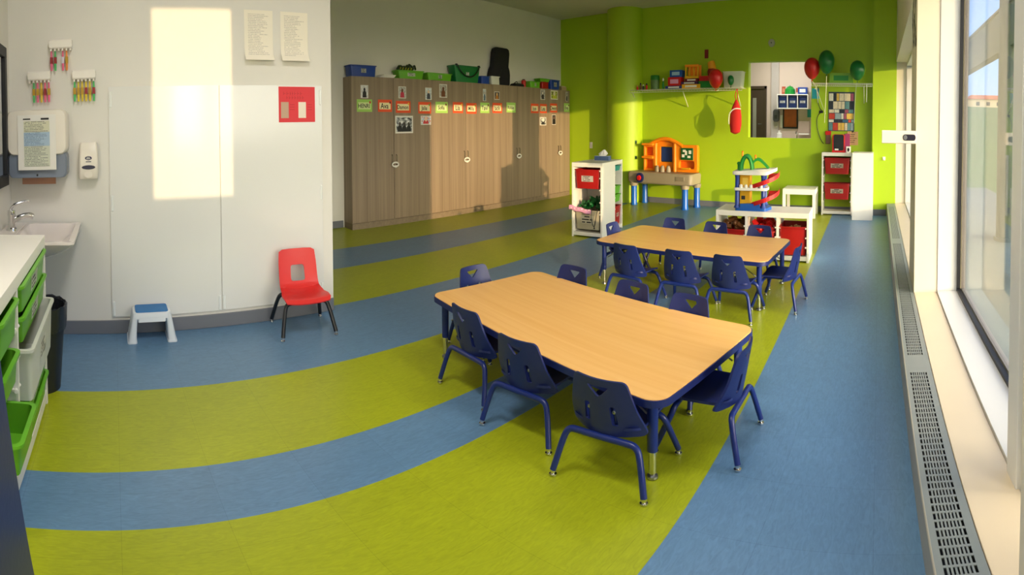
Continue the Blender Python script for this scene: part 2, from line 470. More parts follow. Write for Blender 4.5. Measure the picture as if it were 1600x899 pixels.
# sills and frames
def sill(n, y0, y1):
    b = new(); box(b, XW0 + .012, .535, y0, y1, SZ - .03, SZ)
    return struct('trim_%d' % n, b, M_sill, bevel=.003)
sill(1, 1.05, 4.355); sill(2, 4.985, 9.715)
struct('trim_3', bx(XW0 + .011, .538, 4.338, 4.36, SZ, 2.75), M_cream)     # near pier's jamb lining
def window(n, y0, y1, z0, z1, inner=True):
    fx0, fx1 = .54, .74
    t = .055
    b = new()
    box(b, fx0, fx1, y0, y1, z0 - .02, z0 + .012); box(b, fx0, fx1, y0, y1, z1 - t, z1)
    box(b, fx0, fx1, y0, y0 + .03, z0, z1 - t); box(b, fx0, fx1, y1 - .03, y1, z0 + .012, z1 - t)
    w = struct('window_%d' % n, b, M_frame, bevel=.002)
    b = new(); g = .022
    ya, yb, za, zb = y0 + .03, y1 - .03, z0 + .012, z1 - t
    for q in ((ya, yb, za, za + g), (ya, yb, zb - g, zb), (ya, ya + g, za, zb), (yb - g, yb, za, zb)): box(b, .715, .745, *q)
    struct('window_gasket', b, M_black, w)
    b = new(); box(b, .745, .751, ya + .01, yb - .01, za + .01, zb - .01)
    struct('window_pane', b, glass_material('window_glass', (.90, .94, .93, 1), refl=.03), w)
    b = new(); t2 = .03
    for q in ((ya, yb, za, za + t2), (ya, yb, zb - t2, zb), (ya, ya + t2, za, zb), (yb - t2, yb, za, zb)): box(b, .752, .79, *q)
    struct('window_outer_frame', b, mat('outer_frame_grey', (150, 142, 134), rough=.5), w)
    return w
window(1, *WA); window(2, *WB_); window(3, *WC); window(4, *WD); window(5, *WF)
struct('wall_mullion', bx(.52, .80, 1.72, 1.85, SZ - .02, 2.75), M_frame, bevel=.003)
# skirting
def baseb(n, *a): return struct(n, bx(*a), M_base, bevel=.004)
baseb('baseboard_board', -4.1, -4.086, -.87, 1.97, 0, .10)
baseb('baseboard_left', -4.086, -1.62, -.88, -.868, 0, .10)
baseb('baseboard_cabinet', XC, XC + .012, 1.97, 3.84, 0, .10)
baseb('baseboard_green', -7.2, -.13, YG - .012, YG, 0, .10)
baseb('baseboard_pier', -.13, .16, YG - .232, YG - .22, 0, .10)

# fill lights added on the unseen ceiling near the camera to brighten the room
def fill_panel(x, y, lb, power=30):
    t = thing('ceiling_light', lb, 'ceiling light', (x, y, ZC), 0, 'ceiling lights')
    b = new(); 
    for q in ((-.62, .62, -.32, -.30), (-.62, .62, .30, .32), (-.62, -.60, -.30, .30), (.60, .62, -.30, .30)): box(b, *q, -.06, 0)
    obj('housing', b, M_white, t)
    m = bpy.data.materials.get('lamp_diffuser')
    if not m:
        m = bpy.data.materials.new('lamp_diffuser'); m.use_nodes = True
        p = m.node_tree.nodes['Principled BSDF']; p.inputs['Emission Color'].default_value = (1, .9, .78, 1); p.inputs['Emission Strength'].default_value = 4
    obj('diffuser', bx(-.60, .60, -.30, .30, -.05, -.045), m, t)
    d = bpy.data.lights.new('lamp', 'AREA'); d.shape = 'RECTANGLE'; d.size = 1.18; d.size_y = .58; d.energy = power; d.color = (1, .97, .93)
    o = bpy.data.objects.new('lamp', d); C.objects.link(o); o.parent = t; o.location = (0, 0, -.07)
    return t
fill_panel(-1.2, .6, 'rectangular ceiling light nearer the board wall', 34)
fill_panel(-1.2, 3.6, 'rectangular ceiling light above the near activity table', 12)

# ------------------------------------------------------------------ shared materials
M_navy = mat('navy_plastic', (20, 34, 96), rough=.42, var=.05, bump=.15, bscale=300)
M_navym = mat('navy_enamel_tube', (20, 40, 112), rough=.3, var=.03)
M_chrome = mat('chrome', (215, 215, 215), rough=.14, metal=1, var=.02)
M_steel = mat('brushed_steel', (170, 172, 175), rough=.3, metal=1, var=.03)
M_red = mat('red_plastic', (205, 22, 24), rough=.35, var=.04)
M_redbin = mat('red_bin_plastic', (168, 22, 22), rough=.4, var=.04)
M_greenbin = mat('green_bin_plastic', (104, 178, 42), rough=.38, var=.05)
M_whitebin = mat('white_bin_plastic', (214, 216, 208), rough=.4, var=.02)
M_bluebin = mat('blue_bin_plastic', (28, 66, 158), rough=.4, var=.04)
M_paper = mat('white_paper', (240, 238, 232), rough=.7, var=.01)
M_ink = mat('black_ink', (26, 26, 30), rough=.6)
M_blackp = mat('black_plastic', (22, 22, 26), rough=.4)
M_top = wood_material('maple_laminate', '#edb468', '#f6c47c', axis='X', scale=.6, rough=.36)
M_cab = wood_material('grey_oak_laminate', '#81705e', '#9d8a75', axis='Z', scale=.5, rough=.42)
M_cabk = wood_material('grey_oak_plinth', '#7a6a58', '#8f7f6a', axis='Y', scale=.5, rough=.5)

# ------------------------------------------------------------------ tables
def tri_round(pts, r, n=4):
    out = []
    k = len(pts)
    for i in range(k):
        a, b, c = Vector(pts[i - 1]), Vector(pts[i]), Vector(pts[(i + 1) % k])
        u = (a - b).normalized(); v = (c - b).normalized()
        p, q = b + u * r, b + v * r
        for j in range(n + 1):
            t = j / n; out.append(tuple(p * (1 - t) ** 2 + b * 2 * t * (1 - t) + q * t * t))
    return out
def make_table(name, label, loc, rz, L, W, H=.40):
    t = thing(name, label, 'table', loc, rz, 'classroom tables')
    b = new(); prism(b, rrect(-L / 2, L / 2, -W / 2, W / 2, .09, 8), H - .004, H)
    obj('tabletop', b, M_top, t)
    b = new(); prism(b, rrect(-L / 2 - .006, L / 2 + .006, -W / 2 - .006, W / 2 + .006, .095, 8), H - .034, H - .003)
    e = obj('edge_band', b, M_navy, t, smooth=True); e['label'] = 'navy blue edge band'
    for sx in (-1, 1):
        for sy in (-1, 1):
            x, y = sx * (L / 2 - .085), sy * (W / 2 - .075)
            b = new(); lathe(b, [(0, H - .034), (.045, H - .034), (.045, H - .042), (.026, H - .05), (.024, .135), (0, .135)], x, y, 18)
            lg = obj('leg', b, M_navym, t, smooth=True)
            b = new(); lathe(b, [(0, .136), (.018, .136), (.018, .03), (0, .03)], x, y, 16)
            obj('chrome_insert', b, M_chrome, lg, smooth=True)
            b = new(); lathe(b, [(0, .035), (.012, .034), (.013, .022), (.024, .016), (.026, .005), (.02, 0), (0, 0)], x, y, 16)
            obj('glide', b, M_steel, lg, smooth=True)
    # thin diagonal braces under the top
    for sx in (-1, 1):
        for sy in (-1, 1):
            b = new(); tube(b, [(sx * (L / 2 - .10), sy * (W / 2 - .12), .24), (sx * (L / 2 - .34), sy * (W / 2 - .12), H - .036)], .005, 6)
            obj('brace', b, M_steel, t)
    return t
T1 = make_table('activity_table', 'low rectangular maple-top table with navy edge, nearer of the two classroom tables', (-1.775, 2.49, 0), math.radians(-9.2), 1.97, 1.02)
T2 = make_table('activity_table', 'low rectangular maple-top table with navy edge, farther one in front of the low white shelf', (-1.925, 4.83, 0), math.radians(-3.0), 1.90, 1.00)

# ------------------------------------------------------------------ stacking chairs
def glide(parent, x, y, m=None):
    b = new(); lathe(b, [(0, .034), (.0135, .034), (.0135, .022), (.008, .021), (.0085, .016), (.0175, .012), (.018, .005), (.012, 0), (0, 0)], x, y, 14)
    return obj('glide', b, M_chrome, parent, smooth=True)
def make_blue_chair(name, label, loc, rz):
    t = thing(name, label, 'chair', loc, rz, 'small navy stacking chairs')
    # seat: rounded plate with a rolled front and raised rear
    def seat3(x, y, tt):
        z = .246 + .9 * x * x - .9 * max(0, y - .10) ** 1.6 + 1.2 * max(0, -.08 - y) ** 1.5
        return (x * (1 + .25 * (y + .15)), y, z + tt)
    b = extrude_poly(rrect(-.165, .165, -.15, .165, .05, 5), [], .012, seat3, cuts=8)
    obj('seat', b, M_navy, t, smooth=True)
    # back: trapezoid plate with triangular grip hole and two slots, wings curling forward
    out = tri_round([(-.188, 0), (.188, 0), (.180, .05), (.126, .256), (-.126, .256), (-.180, .05)], .026, 5)
    tri = tri_round([(-.056, .226), (0, .176), (.056, .226)], .012, 4)
    sl = []
    for s in (-1, 1): sl.append(tri_round([(s * .068 - .014, .055), (s * .068 + .014, .055), (s * .06 + .013, .142), (s * .06 - .013, .142)], .008, 3))
    def back3(x, s, tt):
        y = -.158 - .050 * (s / .256) + (1.5 + .9 * max(0, .12 - s) / .12) * x * x
        return (x, y - tt, .238 + s)
    b = extrude_poly(out, [tri] + sl, .012, back3, cuts=10)
    obj('backrest', b, M_navy, t, smooth=True, bevel=.002)
    for sx in (-1, 1):
        for sy, fy, my in ((-1, -.215, -.165), (1, .205, .125)):
            b = new()
            p = smooth_path([(sx * .222, fy, .03), (sx * .188, my + sy * .012, .185), (sx * .165, my, .226), (sx * .11, my, .228)], 3)
            tube(b, p, .0150, 10)
            lg = obj('leg', b, M_navym, t, smooth=True)
            glide(lg, sx * .2225, fy)
    for my in (-.165, .125):
        b = new(); tube(b, [(-.112, my, .228), (.112, my, .228)], .0150, 10)
        obj('crossbar', b, M_navym, t, smooth=True)
    for sx in (-1, 1):
        b = new(); tube(b, smooth_path([(sx * .062, .12, .233), (sx * .062, -.10, .233), (sx * .064, -.135, .25), (sx * .062, -.146, .30), (sx * .060, -.158, .358)], 2), .008, 8)
        s = obj('back_post', b, M_navym, t, smooth=True)
        b = new(); lathe(b, [(0, .006), (.007, .004), (.008, 0), (0, 0)], 0, 0, 10)
        for v in b.verts: v.co = Vector((sx * .061 + v.co.x, -.166 - v.co.z, .350 + v.co.y))
        obj('bolt', b, M_steel, s)
    return t
def face(dx, dy): return math.atan2(dy, dx) - PI / 2
blue = None
CH = [
    # x, y, facing (deg from +X), label
    (-2.215, 2.13, 86, 'navy plastic chair at the near table, leftmost of the three with backs to us'),
    (-1.70, 2.02, 93, 'navy plastic chair at the near table, middle of the three with backs to us'),
    (-1.137, 1.925, 94, 'navy plastic chair nearest the viewer, its back to us at the near table'),
    (-.835, 2.335, 180, 'navy plastic chair at the right-hand end of the near table, seen from its side'),
    (-2.68, 2.585, -4, 'navy plastic chair at the left-hand end of the near table, facing right'),
    (-2.265, 2.93, -94, 'navy plastic chair on the far side of the near table, leftmost of three there'),
    (-1.685, 2.835, -98, 'navy plastic chair on the far side of the near table, middle of three there'),
    (-1.215, 2.755, -98, 'navy plastic chair on the far side of the near table, rightmost of three there'),
    (-2.27, 4.17, 84, 'navy plastic chair at the far table, leftmost of the three with backs to us'),
    (-1.745, 4.20, 88, 'navy plastic chair at the far table, middle of the three with backs to us'),
    (-1.275, 4.20, 88, 'navy plastic chair at the far table, rightmost of the three with backs to us'),
    (-.93, 4.55, 176, 'navy plastic chair at the right-hand end of the far table, seen from its side'),
    (-2.74, 4.80, 2, 'navy plastic chair at the left-hand end of the far table, beside the tall white shelf'),
    (-2.41, 5.23, -92, 'navy plastic chair on the far side of the far table, leftmost of three there'),
    (-1.87, 5.20, -93, 'navy plastic chair on the far side of the far table, middle of three there'),
    (-1.335, 5.17, -93, 'navy plastic chair on the far side of the far table, rightmost of three there'),
]
for x, y, a, lb in CH:
    rz = math.radians(a) - PI / 2
    if blue is None: blue = make_blue_chair('stacking_chair', lb, (x, y, 0), rz)
    else: dup(blue, (x, y, 0), rz, lb)

# red chair with black legs
t = thing('school_chair', 'red plastic shell chair with black legs against the white board wall', 'chair', (-3.80, 1.535, 0), math.radians(-7) - PI / 2)
M_redshell = mat('red_shell_plastic', (216, 44, 44), rough=.42, var=.03, bump=.1, bscale=300)
path = [(-.205, .545), (-.188, .48), (-.168, .42), (-.148, .355), (-.125, .305), (-.09, .272), (-.03, .258), (.05, .258), (.12, .262), (.175, .262), (.205, .245)]
plen = [0]
for (a, b_), (c, d) in zip(path[:-1], path[1:]): plen.append(plen[-1] + math.hypot(c - a, d - b_))
TL = plen[-1]
def shell3(x, s, tt):
    s2 = TL - s        # s runs from the seat front (0) up to the back's top (TL)
    for i in range(len(plen) - 1):
        if s2 <= plen[i + 1] + 1e-9: break
    f = (s2 - plen[i]) / (plen[i + 1] - plen[i])
    (a, b_), (c, d) = path[i], path[i + 1]
    y, z = a + (c - a) * f, b_ + (d - b_) * f
    L = math.hypot(c - a, d - b_); ny, nz = -(d - b_) / L, (c - a) / L
    # front narrower at the back's top, wider at the seat; sides curl towards the sitter
    curl = .75 * x * x * (1.0 if s > .2 else .55)
    return (x, y + ny * (curl + tt), z + nz * (curl + tt))
pts = []
prof = [(.0, .18), (.03, .192), (.10, .196), (.16, .19), (.21, .178), (.30, .172), (.40, .170), (.50, .168), (TL - .02, .160), (TL - .004, .13), (TL, .06)]
right = [(w_, s) for s, w_ in prof]
left = [(-w_, s) for s, w_ in reversed(prof)]
outl = [(.10, -.004)] + right + left + [(-.10, -.004)]
hole = tri_round([(-.064, TL - .235), (.064, TL - .235), (.060, TL - .118), (-.060, TL - .118)], .022, 4)
b = extrude_poly(outl, [hole], .010, shell3, cuts=16)
obj('seat_shell', b, M_redshell, t, smooth=True, bevel=.002)
M_blackleg = mat('black_enamel_tube', (20, 24, 32), rough=.35)
for sx in (-1, 1):
    for fy, my, top in ((-.222, -.12, .25), (.222, .13, .245)):
        b = new(); p = smooth_path([(sx * .222, fy, .03), (sx * .185, my + (fy - my) * .18, .20), (sx * .16, my, .238), (sx * .06, my, .242)], 3)
        tube(b, p, .0165, 10); lg = obj('leg', b, M_blackleg, t, smooth=True); glide(lg, sx * .2225, fy)
for my in (-.12, .13):
    b = new(); tube(b, [(-.062, my, .242), (.062, my, .242)], .0165, 10); obj('crossbar', b, M_blackleg, t, smooth=True)

# step stool
t = thing('step_stool', 'small white step stool with blue grip top against the board wall', 'stool', (-3.975, .285, 0), PI / 2)
M_stool = mat('stool_white_plastic', (218, 226, 236), rough=.35, var=.01)
def stool_leg(s):
    b = new()
    loft(b, [[(s * x, y, z) for x, y in rrect(a0, a1, -d, d, .018, 3)] for a0, a1, d, z in ((.125, .195, .118, 0), (.128, .192, .115, .02), (.118, .165, .098, .15), (.11, .155, .09, .20))], True, True)
    return b
for s in (-1, 1): obj('leg', stool_leg(s), M_stool, t, smooth=True)
b = new(); loft(b, [[(x, y, z) for x, y in rrect(-a, a, -d, d, .03, 4)] for a, d, z in ((.158, .094, .165), (.154, .09, .205), (.146, .084, .212))])
obj('step_top', b, M_stool, t, smooth=True)
b = new(); loft(b, [[(x, y, z) for x, y in rrect(-a, a, -d, d, .02, 4)] for a, d, z in ((.132, .090, .2115), (.131, .088, .217), (.124, .080, .218))])
o = obj('grip_pad', b, mat('blue_rubber_pad', (42, 118, 186), rough=.6, bump=.3, bscale=400), t, smooth=True); o['label'] = 'blue rubber pad'
b = new(); loft(b, [[(x, y, z) for x, y in rrect(-a, a, -d, d, .01, 3)] for a, d, z in ((.112, .1, .145), (.112, .095, .166))]); obj('apron', b, M_stool, t)
for s in (-1, 1):
    b = new(); loft(b, [[(s * x, y, z) for x, y in rrect(a0, a1, -.121, .121, .018, 3)] for a0, a1, z in ((.122, .2, 0), (.122, .199, .010))]); obj('foot_rim', b, M_stool, t, smooth=True)

# ------------------------------------------------------------------ storage bins and shelves
def make_bin(name, label, cat, loc, rz, w, d, h, m, rim=.014, taper=.86, card=None, tilt=0, group=None, cardsz=None):
    """open tub: origin bottom centre, front faces local -Y"""
    t = thing(name, label, cat, loc, rz, group)
    b = new()
    def L(a, c, z, r): return [(x, y, z) for x, y in rrect(-a, a, -c, c, r, 3)]
    a0, c0 = w / 2 * taper, d / 2 * (taper + .04)
    a1, c1 = w / 2 - rim, d / 2 - rim
    th = .004
    loft(b, [L(a0, c0, 0, .02), L(a1, c1, h - .014, .028), L(w / 2, d / 2, h - .012, .034), L(w / 2, d / 2, h, .034),
             L(a1 - th, c1 - th, h, .026), L(a0 - th, c0 - th, .006, .018)], True, True)
    o = obj('tub', b, m, t, smooth=True)
    if card:
        cw, chh = cardsz or (min(.14, w * .34), min(.055, h * .34))
        b = new(); zc = h * .52; yy = -(c0 + (c1 - c0) * .52) - .003
        slope = (c1 - c0) / (h - .014)
        uv_quad(b, (-cw / 2, yy + slope * chh / 2, zc - chh / 2), (cw / 2, yy + slope * chh / 2, zc - chh / 2), (cw / 2, yy - slope * chh / 2, zc + chh / 2), (-cw / 2, yy - slope * chh / 2, zc + chh / 2))
        bmesh.ops.solidify(b, geom=b.faces[:], thickness=-.0012)
        obj('label_card', b, M_card if card is True else card, t)
    if tilt: t.rotation_euler = (tilt, 0, rz)
    return t
M_card = print_material('bin_card_print', (238, 238, 234), (40, 42, 50), lines=4, words=3, margin=.12, seed=3, strong=.95)
M_card2 = print_material('bin_card_print_icons', (236, 230, 214), (30, 28, 34), lines=3, words=1, margin=.10, seed=9, strong=1)

def make_shelf(name, label, loc, rz, w, d, h, bays, group=None, t_=.03, rails=(), top=.03, bottom=.065, back=False):
    """white bin frame: origin bottom centre, front local -Y; bays = inner divider x positions"""
    s = thing(name, label, 'shelf', loc, rz, group)
    for sx in (-1, 1):
        obj('side_panel', bx(sx * w / 2 - (t_ if sx > 0 else 0), sx * w / 2 + (t_ if sx < 0 else 0), -d / 2, d / 2, 0, h), M_white, s, bevel=.002)
    obj('top_panel', bx(-w / 2 + t_, w / 2 - t_, -d / 2, d / 2, h - .055, h - .001), M_white, s, bevel=.002)
    obj('bottom_shelf', bx(-w / 2 + t_, w / 2 - t_, -d / 2 + .004, d / 2 - .004, .02, bottom), M_white, s, bevel=.002)
    for x in bays: obj('divider', bx(x - t_ / 2, x + t_ / 2, -d / 2 + .002, d / 2 - .002, bottom, h - .055), M_white, s)
    if rails:
        xs = [-w / 2 + t_] + [v for x in bays for v in (x - t_ / 2, x + t_ / 2)] + [w / 2 - t_]
        for i, x in enumerate(xs):
            sg = 1 if i % 2 == 0 else -1
            for z in rails:
                b = new()
                box(b, min(x, x + sg * .009), max(x, x + sg * .009), -d / 2 + .01, d / 2 - .01, z - .004, z + .004)
                tube(b, [(x + sg * .002, -d / 2 + .012, z), (x + sg * .02, -d / 2 + .008, z)], .009, 6)
                obj('bin_runner', b, M_white, s)
    return s
def clutter(parent_label, cat, name, loc, cols, n, w, d, h, seed=0, size=.03, group=None, kindname=None):
    """a heap of small toys nobody could count, as one object"""
    rnd = random.Random(seed); b = new()
    for i in range(n):
        x, y, z = rnd.uniform(-w / 2, w / 2), rnd.uniform(-d / 2, d / 2), rnd.uniform(0, h)
        z *= 1 - .6 * (abs(x) / (w / 2)) ** 2
        s = size * rnd.uniform(.6, 1.3)
        bm2 = new()
        if rnd.random() < .5: box(bm2, -s, s, -s * .6, s * .6, -s * .5, s * .5)
        else: lathe(bm2, [(0, -s), (s * .6, -s * .6), (s * .7, s * .2), (s * .4, s * .8), (0, s)], n=8)
        R = Matrix.Rotation(rnd.uniform(0, 6), 3, 'X') @ Matrix.Rotation(rnd.uniform(0, 6), 3, 'Z')
        mi = rnd.randrange(len(cols))
        vm = {}
        for v in bm2.verts: vm[v] = b.verts.new(R @ v.co + Vector((x, y, z + s * .6)))
        for f in bm2.faces:
            q = b.faces.new([vm[v] for v in f.verts]); q.material_index = mi
        bm2.free()
    o = obj(name, b, cols); o.location = loc
    tag(o, parent_label, cat, group, 'stuff')
    return o
def pm(name, c, **k): return mat(name, c, **({'rough': .4} | k))
P_y = pm('yellow_toy_plastic', (236, 180, 30)); P_o = pm('orange_toy_plastic', (252, 146, 20)); P_g = pm('green_toy_plastic', (24, 138, 52))
P_b = pm('blue_toy_plastic', (24, 88, 176)); P_r = pm('red_toy_plastic', (206, 26, 26)); P_w = pm('white_toy_plastic', (236, 236, 230)); P_k = pm('dark_toy_plastic', (38, 40, 42)); P_br = pm('brown_toy_plastic', (120, 74, 40)); P_dg = pm('dark_green_plastic', (14, 92, 40))
P_grey = pm('warm_grey_toy_plastic', (152, 142, 120), rough=.5); P_pink = pm('pink_cloth', (226, 160, 200), rough=.9)
P_tan = pm('tan_card', (206, 172, 124), rough=.8)

# left shelf unit along the left wall (front faces +Y)
SH = .905
LX0, LX1 = -2.955, -1.66
cx = (LX0 + LX1) / 2
s = make_shelf('storage_shelf', 'tall white bin shelf with green tubs along the left wall by the sink', (cx, -.65, 0), PI, LX1 - LX0, .44, SH, [-(-2.09 - cx)], rails=(.20, .33, .46, .58, .70, .80), bottom=.085)
G = 'tubs in the left shelf'
def lbin(x, z, w, h, m, lb, y=-.62, card=True, tilt=0, nm='storage_tub'):
    return make_bin(nm, lb, 'tub', (x, y, z), PI, w, .42, h, m, card=card, tilt=tilt, group=G, cardsz=(.2 if w > .5 else .12, .075))
xb = (LX0 + .03 - 2.105) / 2
WB1 = .775
lbin(xb, .735, WB1, .112, M_greenbin, 'green labelled tub at the top of the left shelf, far bay beside the sink')
lbin(xb, .612, WB1, .112, M_greenbin, 'green labelled tub second from the top in the far bay of the left shelf')
lbin(xb, .365, WB1, .235, M_whitebin, 'deep white labelled tub in the middle of the left shelf', y=-.58)
lbin(xb, .235, WB1, .11, M_greenbin, 'green tub just under the white tub in the left shelf')
lbin(xb, .105, WB1, .11, M_greenbin, 'green tub at the very bottom of the left shelf, far bay', card=False)
xb2 = (-2.075 + LX1 - .03) / 2
lbin(xb2, .70, .35, .13, M_greenbin, 'small green tub at the top of the near bay of the left shelf', card=False)
lbin(xb2, .52, .35, .115, M_greenbin, 'small green tub second down in the near bay of the left shelf', card=False)
lbin(xb2, .29, .35, .13, M_greenbin, 'green tub pulled slightly out, lowest in the near bay of the left shelf', y=-.555, card=False)
clutter('dark brown craft supplies heaped in the top green tub of the left shelf', 'craft supplies', 'craft_supplies', (xb, -.62, .785), [P_br, P_k, pm('maroon_cloth', (70, 26, 30))], 60, WB1 * .75, .30, .055, 3, .024)
clutter('mixed pens heaped in the bottom green tub of the left shelf', 'pens', 'loose_pens', (xb, -.62, .135), [P_k, P_w, P_r, P_k], 50, WB1 * .7, .28, .045, 4, .02)

# navy gym mat leaning in the near left corner
t = thing('gym_mat', 'navy blue padded mat leaning upright against the left shelf', 'mat', (-1.49, -.292, 0), 0)
b = new(); 
loft(b, [[(x, y, z) for x, y in rrect(0, .75, -.03, .03, .02, 3)] for z in (0, .02, .5, 1.0, 1.04, 1.05)])
o = obj('padding', b, mat('navy_vinyl', (26, 40, 104), rough=.45, var=.05, bump=.3, bscale=40), t, smooth=True)
b = new(); tube(b, [(.0, -.034, .02), (.0, -.034, 1.04)], .004, 6); obj('piping', b, mat('navy_vinyl', (26, 40, 104)), t)
t.rotation_euler = (math.radians(7.0), 0, 0)

# ------------------------------------------------------------------ sink corner
M_ceramic = mat('white_ceramic', (236, 228, 226), rough=.12, var=.01, spec=.6)
t = thing('wall_sink', 'white ceramic wall-hung sink mounted on the left wall', 'sink', (-3.68, -.88, .66))
# local: x along the wall, y out from the wall
b = new()
W2 = .39; 
def SL(a, d0, d1, z, r): return [(x, y, z) for x, y in rrect(-a, a, d0, d1, r, 5)]
loft(b, [SL(.18, .01, .30, 0, .06), SL(.30, .004, .46, .05, .07), SL(.37, .002, .575, .105, .05), SL(W2, 0, .60, .13, .03), SL(W2, 0, .60, .145, .03),
         SL(W2 - .045, .17, .56, .143, .05), SL(W2 - .09, .20, .52, .09, .07), SL(.16, .25, .44, .045, .06)], True, True)
obj('basin', b, M_ceramic, t, smooth=True)
b = new(); lathe(b, [(0, 0), (.022, 0), (.022, .003), (0, .003)], 0, .34, 16)
for v in b.verts: v.co.z += .046
obj('drain', b, M_chrome, t)
b = new(); box(b, -.30, .30, .004, .15, .1455, .152); obj('tap_ledge', b, M_ceramic, t, bevel=.004)
b = new(); tube(b, smooth_path([(0, .2, .0), (0, .2, -.12), (0, .14, -.2), (0, .004, -.2)], 2), .016, 10); obj('waste_pipe', b, mat('grey_pipe', (70, 74, 80), rough=.5), t, smooth=True)
for zz in (-.10, -.27):
    b = new()
    tube(b, [(-.26, .004, zz), (-.26, .07, zz)], .008, 8); tube(b, smooth_path([(-.26, .06, zz), (-.24, .08, zz + .06), (-.2, .08, zz + .12)], 2), .006, 8)
    for k in range(5): tube(b, [(-.26, .065, zz), (-.26 + .035 * math.cos(k * 1.25), .08, zz + .035 * math.sin(k * 1.25))], .006, 5)
    obj('stop_valve', b, M_blackp, t)
t = thing('basin_tap', 'chrome single-lever tap standing on the rim of the sink', 'tap', (-3.68, -.79, .812))
b = new(); lathe(b, [(0, 0), (.042, 0), (.04, .012), (.03, .02), (.028, .085), (.032, .10), (.03, .125), (0, .13)], n=20)
obj('tap_body', b, M_chrome, t, smooth=True)
b = new(); tube(b, smooth_path([(0, .0, .055), (0, .07, .085), (0, .14, .098), (0, .17, .085)], 2), [.024] * 4 + [.02] * 6 + [.017] * 3 if False else .018, 12); obj('spout', b, M_chrome, t, smooth=True)
b = new(); tube(b, smooth_path([(0, -.01, .12), (0, .0, .15), (0, .05, .17), (0, .14, .185)], 2), .009, 8); obj('lever', b, M_chrome, t, smooth=True)

# framed mirror on the left wall
t = thing('wall_mirror', 'mirror in a wide black frame on the left wall above the sink', 'mirror', (-3.56, -.88, 1.08))
b = new()
for q in ((-.33, .33, 0, .07), (-.33, .33, .83, .90), (-.33, -.26, .07, .83), (.26, .33, .07, .83)): box(b, q[0], q[1], .002, .03, q[2], q[3])
for v in b.verts: v.co.x = v.co.x
obj('frame', b, M_black, t, bevel=.003)
obj('mirror_glass', bx(-.262, .262, .002, .012, .068, .832), mat('silvered_glass', (200, 205, 210), rough=.03, metal=1, var=0), t)

# trash bin with liner
t = thing('trash_bin', 'tall black waste bin with a dark liner between shelf and board wall', 'bin', (-3.165, -.50, 0), 0)
b = new(); lathe(b, [(0, 0), (.125, 0), (.165, .47), (.172, .475), (.172, .485), (.16, .485), (.12, .01), (0, .01)], n=28, sx=1, sy=1); obj('bin_body', b, mat('black_bin_plastic', (30, 33, 42), rough=.4), t, smooth=True)
b = new()
rnd = random.Random(5); rings = []
for z, r in ((.36, .168), (.40, .172), (.47, .176), (.494, .178), (.497, .168), (.46, .158), (.36, .150), (.2, .135)):
    rings.append([( (r + rnd.uniform(-.003, .003)) * math.cos(2 * PI * j / 36), (r + rnd.uniform(-.003, .003)) * math.sin(2 * PI * j / 36), z + rnd.uniform(-.006, .006) ) for j in range(36)])
loft(b, rings, False, False); obj('liner', b, mat('black_liner_film', (36, 38, 48), rough=.25, bump=.5, bscale=30), t, smooth=True)

# ------------------------------------------------------------------ things on the board wall
WX = -4.1
def wall_empty(name, label, cat, y, z, group=None): return thing(name, label, cat, (WX + .001, y, z), PI / 2, group)
# paper towel dispenser
t = wall_empty('towel_dispenser', 'big white paper towel dispenser with grey lower half on the board wall', 'dispenser', -.617, 1.12)
def front_loft(w, d, z0, z1, r=.05, n=5, bulge=.0):
    b = new(); loops = []
    poly = [(x, z) for x, z in rrect(-w / 2, w / 2, z0, z1, r, n)]
    for y, s in ((0, 1), (-d * .8, 1), (-d * .95, .985), (-d, .95)):
        cxz = (z0 + z1) / 2
        loops.append([(x * s, y, cxz + (z - cxz) * s) for x, z in poly])
    loft(b, loops); return b
b = front_loft(.49, .22, .15, .445, .05); obj('cover', b, mat('dispenser_white', (236, 230, 220), rough=.3, var=.01), t, smooth=True)
b = front_loft(.485, .20, .0, .17, .04); o = obj('lower_cover', b, mat('smoked_grey_plastic', (120, 132, 152), rough=.25, var=.04), t, smooth=True); o['label'] = 'translucent blue-grey lower half'
obj('paper_towel', bx(-.14, .14, -.12, -.115, -.045, .004), mat('brown_towel_paper', (178, 132, 108), rough=.9, bump=.3), t)
b = new(); lathe(b, [(0, 0), (.008, 0), (.006, .006), (0, .006)], n=10)
for v in b.verts: v.co = Vector((v.co.x, -.203 - v.co.z, .02 + v.co.y))
obj('lock', b, M_blackp, t)
# notice taped on it
t = thing('taped_notice', 'printed notice taped to the front of the towel dispenser', 'notice', (WX + .230, -.612, 1.175), PI / 2)
b = sheet_bm(.31, .355, .0, 6); obj('sheet', b, M_paper, t)
b = new()
def blockq(b, x0, x1, z0, z1, mi=0, y=-.0035): uv_quad(b, (x0, y, z0), (x1, y, z0), (x1, y, z1), (x0, y, z1), mi)
blockq(b, -.105, .105, .245, .315); o = obj('printed_text', b, print_material('notice_print_a', (222, 222, 196), (60, 60, 70), 7, 8, .02, 1), t)
b = new(); blockq(b, -.105, .105, .155, .243); o = obj('printed_table', b, print_material('notice_print_b', (176, 200, 222), (90, 110, 140), 9, 8, .02, 2), t)
b = new(); blockq(b, -.105, .105, .022, .153); o = obj('printed_text', b, print_material('notice_print_c', (214, 218, 200), (70, 80, 84), 13, 8, .02, 5), t)
for q in ((-.11, -.05, .325, .333), (.035, .10, .322, .334)):
    b = new(); blockq(b, *q); obj('heading', b, M_ink, t)
